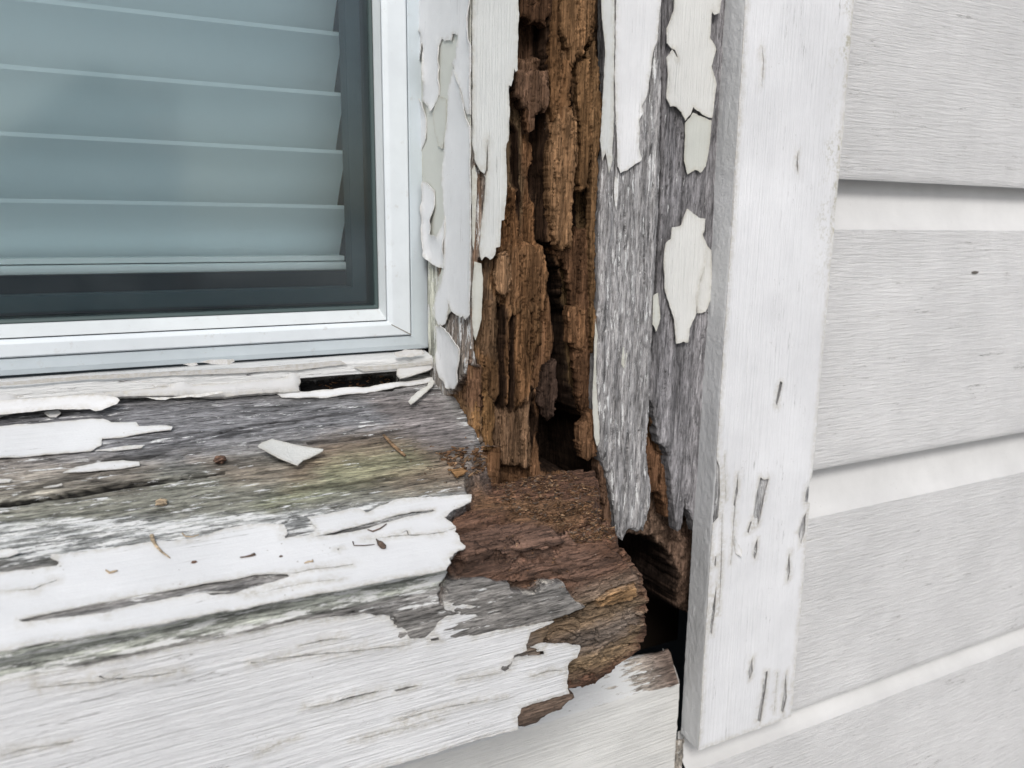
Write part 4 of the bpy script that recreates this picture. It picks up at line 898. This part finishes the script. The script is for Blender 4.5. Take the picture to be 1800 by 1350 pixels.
sp([(1033, 723), (1044, 715), (1047, 783), (1044, 803), (1034, 806), (1023, 803), (1016, 785), (1017, 745)], .003, 118, .006, (.20, .12, .07), dome=.004, r=.007)
sp([(872, 450), (890, 447), (898, 470), (897, 515), (884, 524), (874, 515), (868, 490)], .0022, 120, .004, (.36, .235, .14), dome=.003, r=.006)
sp([(832, 690), (850, 690), (866, 712), (866, 745), (860, 785), (850, 790), (838, 786), (826, 770), (826, 720)], .0015, 128, .006, (.27, .165, .08), dome=.003, r=.006)
sp([(946, 690), (960, 645), (978, 632), (978, 690), (976, 718), (970, 735), (964, 743), (957, 731), (949, 720), (943, 708)], .007, 129, .004, (.085, .06, .048), dome=.004, r=.007)
sp([(1144, 780), (1160, 760), (1172, 800), (1180, 840), (1176, 880), (1166, 905), (1158, 900), (1150, 860), (1146, 820)], .010, 134, .010, (.17, .10, .06), dome=.004, r=.006, jag=.0015)
sp([(1133, 705), (1140, 700), (1148, 740), (1158, 775), (1160, 800), (1152, 790), (1146, 770), (1137, 740)], .006, 135, .008, (.20, .125, .075), dome=.003, r=.003, jag=.0012)
sp([(1048, 790), (1062, 850), (1070, 910), (1066, 930), (1058, 900), (1050, 870), (1046, 830)], .003, 136, .008, (.20, .13, .09), dome=.002, r=.004)

# grey right-hand board of the casing, split in two and worn to a point
board = thing('weathered_casing_board', 'split grey weathered board with peeling paint left of the white trim board', 'board', (.31, .395, -.19))
GB1 = [(1055, -300), (1060, -300), (1156, -300), (1152, 300), (1144, 480), (1141, 560), (1137, 640), (1133, 700), (1130, 745), (1127, 790), (1131, 820), (1135, 850), (1133, 880), (1129, 905), (1124, 928), (1119, 922), (1114, 932), (1106, 926), (1100, 926), (1092, 928), (1086, 944), (1080, 941), (1075, 930), (1072, 900), (1066, 862), (1060, 830), (1050, 800), (1043, 780), (1042, 740), (1040, 700), (1043, 600), (1044, 560), (1045, 400), (1051, 300), (1056, 250), (1061, 150), (1058, 60)]
GB2 = [(1157, -300), (1285, -300), (1272, 60), (1266, 200), (1262, 300), (1254, 400), (1245, 520), (1238, 620), (1231, 740), (1225, 850), (1219, 920), (1215, 932), (1211, 915), (1206, 898), (1200, 888), (1196, 872), (1192, 905), (1189, 925), (1184, 932), (1181, 915), (1178, 880), (1174, 855), (1171, 830), (1167, 800), (1160, 785), (1152, 778), (1148, 750), (1142, 720), (1136, 700), (1139, 640), (1143, 560), (1147, 480), (1154, 300)]
def groove(u, w):
    f = fbm(u/.0028+1.5*fbm(u/.02, w/.06, 3, 2), w/.06, 5, 5, .6)
    c = (1-np.abs(fbm(u/.007, w/.12, 6, 3)-.5)/.012).clip(0, 1)*sstep((fbm(u/.01, w/.05, 7, 3)-.48)*10)
    return -.0034*(.7-f).clip(0, 1)-.0026*c-.0004*fbm(u/.0006, w/.01, 8, 3)
gt = (.265, .26, .262, .30)
sheet('board_left_half', GB1, PL_POST, MW_Z, board, th=.008, off=-.0075, jag=.0007, step=.0008, grid=.00085, seed=201, dome=.0028, dome_r=.004, grain=1, fibre=.0006, rough=.001, tone=gt, off_fn=groove)
sheet('board_right_half', GB2, PL_POST, MW_Z, board, th=.008, off=-.0085, jag=.0008, step=.0008, grid=.00085, seed=202, dome=.0024, dome_r=.005, grain=1, fibre=.0006, rough=.001, tone=(.185, .18, .188, .16), off_fn=groove)
FB = dict(plane=PL_POST, mat=MP_BOARD, par=board, grain=1, off=.0005)
F_COOL = dict(FB, mat=MP_POST)
fl([(1082, -300), (1162, -300), (1160, 0), (1155, 67), (1147, 90), (1142, 130), (1137, 167), (1127, 187), (1128, 200), (1122, 212), (1122, 260), (1127, 280), (1113, 290), (1100, 300), (1090, 305), (1085, 293), (1083, 233), (1080, 133), (1082, 33)], 211, **F_COOL, jag=.0005)
fl([(1056, -300), (1078, -300), (1079, 0), (1078, 133), (1077, 233), (1075, 283), (1070, 305), (1064, 268), (1058, 283), (1054, 247), (1059, 167), (1063, 83), (1057, 33)], 212, plane=PL_POST, mat=MP_FRONT, par=board, grain=1, off=.0, curl=.0008)
fl([(1190, -300), (1275, -300), (1267, 0), (1263, 23), (1255, 28), (1250, 20), (1247, 67), (1257, 87), (1248, 117), (1257, 150), (1250, 207), (1237, 205), (1217, 190), (1213, 200), (1203, 212), (1197, 197), (1188, 187), (1177, 187), (1170, 173), (1172, 133), (1170, 103), (1180, 87), (1170, 77), (1170, 50), (1183, 20)], 213, **FB, th=.0007, holes=[[(1178, 86), (1184, 88), (1190, 104), (1185, 98)]])
fl([(1217, 199), (1235, 206), (1250, 211), (1247, 253), (1240, 293), (1230, 303), (1220, 299), (1208, 307), (1202, 283), (1203, 217)], 214, plane=PL_POST, mat=MP_CREAM, par=board, grain=1, off=.0, curl=.001)
fl([(1207, 367), (1227, 383), (1238, 385), (1237, 407), (1234, 412), (1243, 433), (1237, 467), (1230, 487), (1223, 517), (1222, 550), (1210, 577), (1208, 602), (1197, 601), (1187, 605), (1185, 585), (1183, 563), (1173, 527), (1167, 507), (1165, 460), (1168, 430), (1177, 420), (1180, 400), (1190, 399), (1197, 395)], 215, **FB, th=.0007, label='isolated off-white paint flake shaped like a leaf')
fl([(1240, 430), (1250, 440), (1250, 520), (1240, 548), (1225, 550), (1224, 515), (1232, 485)], 216, **dict(FB, off=-.0002))
fl([(1148, 520), (1156, 515), (1160, 560), (1153, 582), (1146, 570)], 217, plane=PL_POST, mat=MP_CREAM, par=board, grain=1, off=-.0004, curl=0.0003)
fl([(1080, 310), (1086, 315), (1086, 340), (1083, 370), (1079, 350)], 218, **dict(F_COOL, off=0))
fl([(1046, 560), (1050, 590), (1046, 640), (1049, 700), (1052, 740), (1053, 775), (1049, 783), (1043, 765), (1041, 700), (1043, 640)], 219, plane=PL_POST, mat=MP_CREAM, par=board, grain=1, off=-.002, curl=.0010)
fl([(1100, 560), (1104, 600), (1098, 650), (1092, 640), (1095, 590)], 220, plane=PL_POST, mat=MP_CREAM, par=board, grain=1, off=-.0009, curl=0)

# ---------------------------------------------------------------- loose bits lying on the sill
dg = bpy.context.evaluated_depsgraph_get()
bvh = BVHTree.FromPolygons([v.co+Vector((0, 0, 0)) for v in sill_o.data.vertices], [tuple(p.vertices) for p in sill_o.data.polygons])
SOFF = Vector(sill.location)
def on_sill(px, py):
    r = Vector(ray(px, py)).normalized(); h = bvh.ray_cast(Vector((0, 0, 0)), r)
    return h[0]
PL_TOP = PL_SILL.off(.0009)
chip = sheet('paint_chip', [(453, 797), (460, 789), (478, 778), (520, 784), (568, 791), (567, 794), (545, 806), (533, 811), (523, 821), (490, 812)], PL_SILL, MP_BOARD, None, th=.0005, off=.0035, jag=.00025, step=.001, grid=.002, seed=301, off_fn=lambda u, w: .0028*np.cos((u-.105)/.011)*0+5*(u-.092)**2)
tag(chip, 'loose cream-white square paint chip lying alone on the grey sill', 'paint chip')
sl_ = sheet('paint_sliver', [(718, 707), (722, 700), (735, 689), (750, 680), (757, 668), (764, 671), (760, 680), (745, 694), (733, 704), (722, 712)], PL_SILL, MP_BOARD, None, th=.0006, off=.003, jag=.0003, step=.0008, grid=.002, seed=302, curl=.001)
tag(sl_, 'pale curled paint sliver hanging onto the sill in the corner by the post', 'paint sliver')
def tube(name, pts, r, mat, label, cat, flat=.6, seed=0):
    P = np.array(pts, float); n = len(P); K = 6; V = []
    for i in range(n):
        d = P[min(i+1, n-1)]-P[max(i-1, 0)]; d /= np.linalg.norm(d)+1e-9; a = np.cross(d, (0, -.3, 1)); a /= np.linalg.norm(a); b = np.cross(a, d)
        rr = r[i] if hasattr(r, '__len__') else r*(.4+.6*math.sin(math.pi*(i+.5)/n)**.5)
        for k in range(K):
            t = k/K*2*math.pi; V.append(P[i]+a*rr*math.cos(t)+b*rr*flat*math.sin(t))
    F = [(i*K+k, i*K+(k+1) % K, (i+1)*K+(k+1) % K, (i+1)*K+k) for i in range(n-1) for k in range(K)]+[tuple(range(K))[::-1], tuple(range((n-1)*K, n*K))]
    o = mesh_np(name, V, F, mat, None); tag(o, label, cat); return o
def sill_path(pix, lift):
    out = []
    for i, (x, y) in enumerate(pix):
        pl = PL_SILL; r = ray(x, y); q = r*((pl.O@pl.N)/(r@pl.N)); out.append(q+PL_SILL.N*(lift[i] if hasattr(lift, '__len__') else lift))
    return out
M_NEED = wood_mat('dry_needle', 'X', False, (.22, .14, .08)); M_TWIG = wood_mat('dark_twig', 'X', False, (.10, .07, .055)); M_CRUMB = wood_mat('bark_crumb', 'X', False, (.17, .10, .07)); M_TAN = wood_mat('tan_stem', 'X', False, (.36, .28, .19))
tube('dry_needle', sill_path([(674, 769), (682, 777), (692, 787), (702, 796), (712, 804)], [.0016, .0014, .0012, .0012, .001]), .0012, M_NEED, 'flat straight brown needle lying on the grey sill left of the sawdust', 'dry needle')
tube('curved_grass_blade', sill_path([(267, 945), (269, 955), (275, 965), (285, 975), (299, 984)], [.0014, .0018, .0016, .0014, .001]), [.0009, .0008, .0006, .0005, .0003], M_TAN, 'thin curved tan grass blade lying on the white painted sill edge', 'grass blade')
tube('twig_bit', sill_path([(422, 983), (430, 982), (440, 980), (448, 977)], .0010), [.0004, .0004, .0006, .0009], M_TWIG, 'tiny dark twig bit lying on the white sill paint below the curved stem', 'twig')
tube('seed', sill_path([(661, 952), (664, 956), (668, 960), (673, 965), (676, 968)], .0015), [.0003, .0006, .0015, .0016, .0006], M_TWIG, 'small dark oval seed with a short tail on the white paint', 'seed', .8)
tube('paint_curl_edge', sill_path([(620, 955), (622, 962), (640, 962), (658, 960)], .0010), [.0003, .0003, .0003, .0002], M_TWIG, 'hair-thin dark fibre beside the dark oval seed', 'fibre')
tube('plant_fibre', sill_path([(646, 934), (655, 937), (668, 932), (679, 924)], .0010), [.0003, .0005, .0004, .0003], M_TWIG, 'thin bent dark fibre on the white paint above the oval seed', 'fibre')
tube('plant_fibre', sill_path([(320, 940), (326, 946), (338, 947), (350, 943)], .0010), [.0003, .0004, .0004, .0003], M_TAN, 'short tan curved fibre at the upper edge of the white paint', 'fibre')
tube('plant_fibre', sill_path([(535, 993), (542, 990), (550, 990), (549, 987)], .0010), [.0003, .0005, .0005, .0003], M_TAN, 'tiny hooked tan fibre in the middle of the white paint', 'fibre')
tube('plant_fibre', sill_path([(186, 1005), (193, 1010), (200, 1008), (207, 1006)], .0010), [.0003, .0006, .0006, .0003], M_TAN, 'tiny tan fibre on the left part of the white paint', 'fibre')
def crumb(px, py, r, mat, label, seed, flat=.55):
    c = sill_path([(px, py)], r*.4)[0]; V = []; nu, nv = 9, 7
    for i in range(nv):
        a = math.pi*i/(nv-1)
        for k in range(nu):
            t = 2*math.pi*k/nu; rr = r*(.65+.7*float(vn(np.array(k*1.7+seed), np.array(i*1.3), seed)))
            V.append((c[0]+rr*math.sin(a)*math.cos(t)*1.15, c[1]+rr*math.sin(a)*math.sin(t), c[2]+rr*flat*math.cos(a)))
    F = [(i*nu+k, (i+1)*nu+k, (i+1)*nu+(k+1) % nu, i*nu+(k+1) % nu) for i in range(nv-1) for k in range(nu)]
    tag(mesh_np('wood_crumb', V, F, mat, None, smooth=False), label, 'wood crumb')
crumb(387, 812, .0032, M_CRUMB, 'reddish brown wood crumb on the grey sill left of the square paint chip', 1)
crumb(284, 886, .0026, M_TAN, 'small tan crumb on the greenish grey wood below the long crack', 2)
crumb(341, 990, .0011, M_CRUMB, 'tiny brown crumb on the white paint right of the curved stem', 3)
crumb(494, 979, .0008, M_TWIG, 'tiny dark speck of wood beside the twig bit on the white paint', 4)
crumb(316, 1003, .0006, M_TWIG, 'smallest dark speck on the white paint left of the sill centre', 5)

# crumbled wood and shavings on the rotten end
def debris():
    rnd = random.Random(5); V = []; F = []; C = []
    areas = [([(765, 800), (800, 790), (860, 785), (880, 805), (860, 825), (830, 838), (800, 825)], 320, (.0009, .0046)),
             ([(850, 800), (960, 815), (1045, 850), (1060, 900), (1075, 945), (1010, 955), (985, 925), (900, 905), (860, 850)], 2300, (.0006, .0028)),
             ([(1005, 930), (1085, 925), (1082, 950), (1015, 960)], 170, (.001, .0028)),
             ([(700, 790), (830, 770), (860, 860), (760, 860)], 120, (.0004, .0016)),
             ([(560, 667), (690, 660), (690, 682), (560, 688)], 60, (.001, .004)),
             ([(700, 615), (755, 612), (757, 630), (710, 632)], 60, (.0006, .002)),
             ([(800, 860), (1100, 930), (1130, 1050), (900, 1030)], 300, (.0004, .0014))]
    pal = [(.15, .085, .05), (.20, .115, .065), (.09, .055, .038), (.13, .10, .08), (.27, .175, .105), (.16, .09, .05)]
    for poly, n, (a, b) in areas:
        P = np.array(poly); k = 0; tries = 0
        while k < n and tries < n*30:
            tries += 1; x = rnd.uniform(P[:, 0].min(), P[:, 0].max()); y = rnd.uniform(P[:, 1].min(), P[:, 1].max())
            if not inpoly(np.array([x]), np.array([y]), P)[0]: continue
            if fbm(np.array([x/14.]), np.array([y/10.]), 3, 2)[0] < .36 and n > 200: continue
            hit = on_sill(x, y)
            if hit is None: continue
            k += 1; L = a+(b-a)*rnd.random()**2.2; w = L*rnd.uniform(.16, .5); th = L*rnd.uniform(.06, .2)
            ax = Vector((1, rnd.uniform(-1.3, 1.3), rnd.uniform(-.5, .5))).normalized(); up = Vector((rnd.uniform(-.5, .5), -.3+rnd.uniform(-.5, .5), 1)).normalized()
            sd_ = ax.cross(up).normalized(); up = sd_.cross(ax); c = hit+Vector((0, -.0002, rnd.uniform(.0001, .0012)))
            i0 = len(V); bow = rnd.uniform(-.25, .35)*L; tn = rnd.choice(pal); q = rnd.uniform(.6, 1.3)
            for j, s in enumerate((-.5, -.15, .2, .5)):
                ww = w*(1, 1.2, .9, .35)[j]*rnd.uniform(.7, 1.2)*.5; lift = bow*(.25-s*s)
                for e, v in ((-1, 0), (1, 0), (1, 1), (-1, 1)):
                    V.append(c+ax*L*s+sd_*ww*e*rnd.uniform(.8, 1.15)+up*(lift+th*v)); C.append((tn[0]*q, tn[1]*q, tn[2]*q, 0))
            for j in range(3):
                for e in range(4): F.append((i0+j*4+e, i0+j*4+(e+1) % 4, i0+j*4+4+(e+1) % 4, i0+j*4+4+e))
            F += [(i0+3, i0+2, i0+1, i0), (i0+12, i0+13, i0+14, i0+15)]
    o = mesh_np('crumbled_wood', [tuple(v) for v in V], F, M_ROTX, None, smooth=False, tone=C)
    tag(o, 'brown crumbled rotten wood and shavings heaped on the rotten sill end', 'wood debris', kind='stuff')
debris()
def chunk(poly, th, tone, label, seed, off=.0005):
    o = sheet('bark_chunk', poly, PL_SILL, M_ROTX, None, th=th, off=off, jag=.0008, step=.0007, grid=.001, seed=seed, dome=th*.7, dome_r=.005, fibre=.0006, rough=.001, tone=tone)
    tag(o, label, 'wood chunk')
chunk([(790, 825), (800, 826), (815, 822), (822, 828), (806, 838), (798, 836)], .001, (.33, .19, .09), 'orange-brown flat shaving below the sawdust at the left', 403, .002)
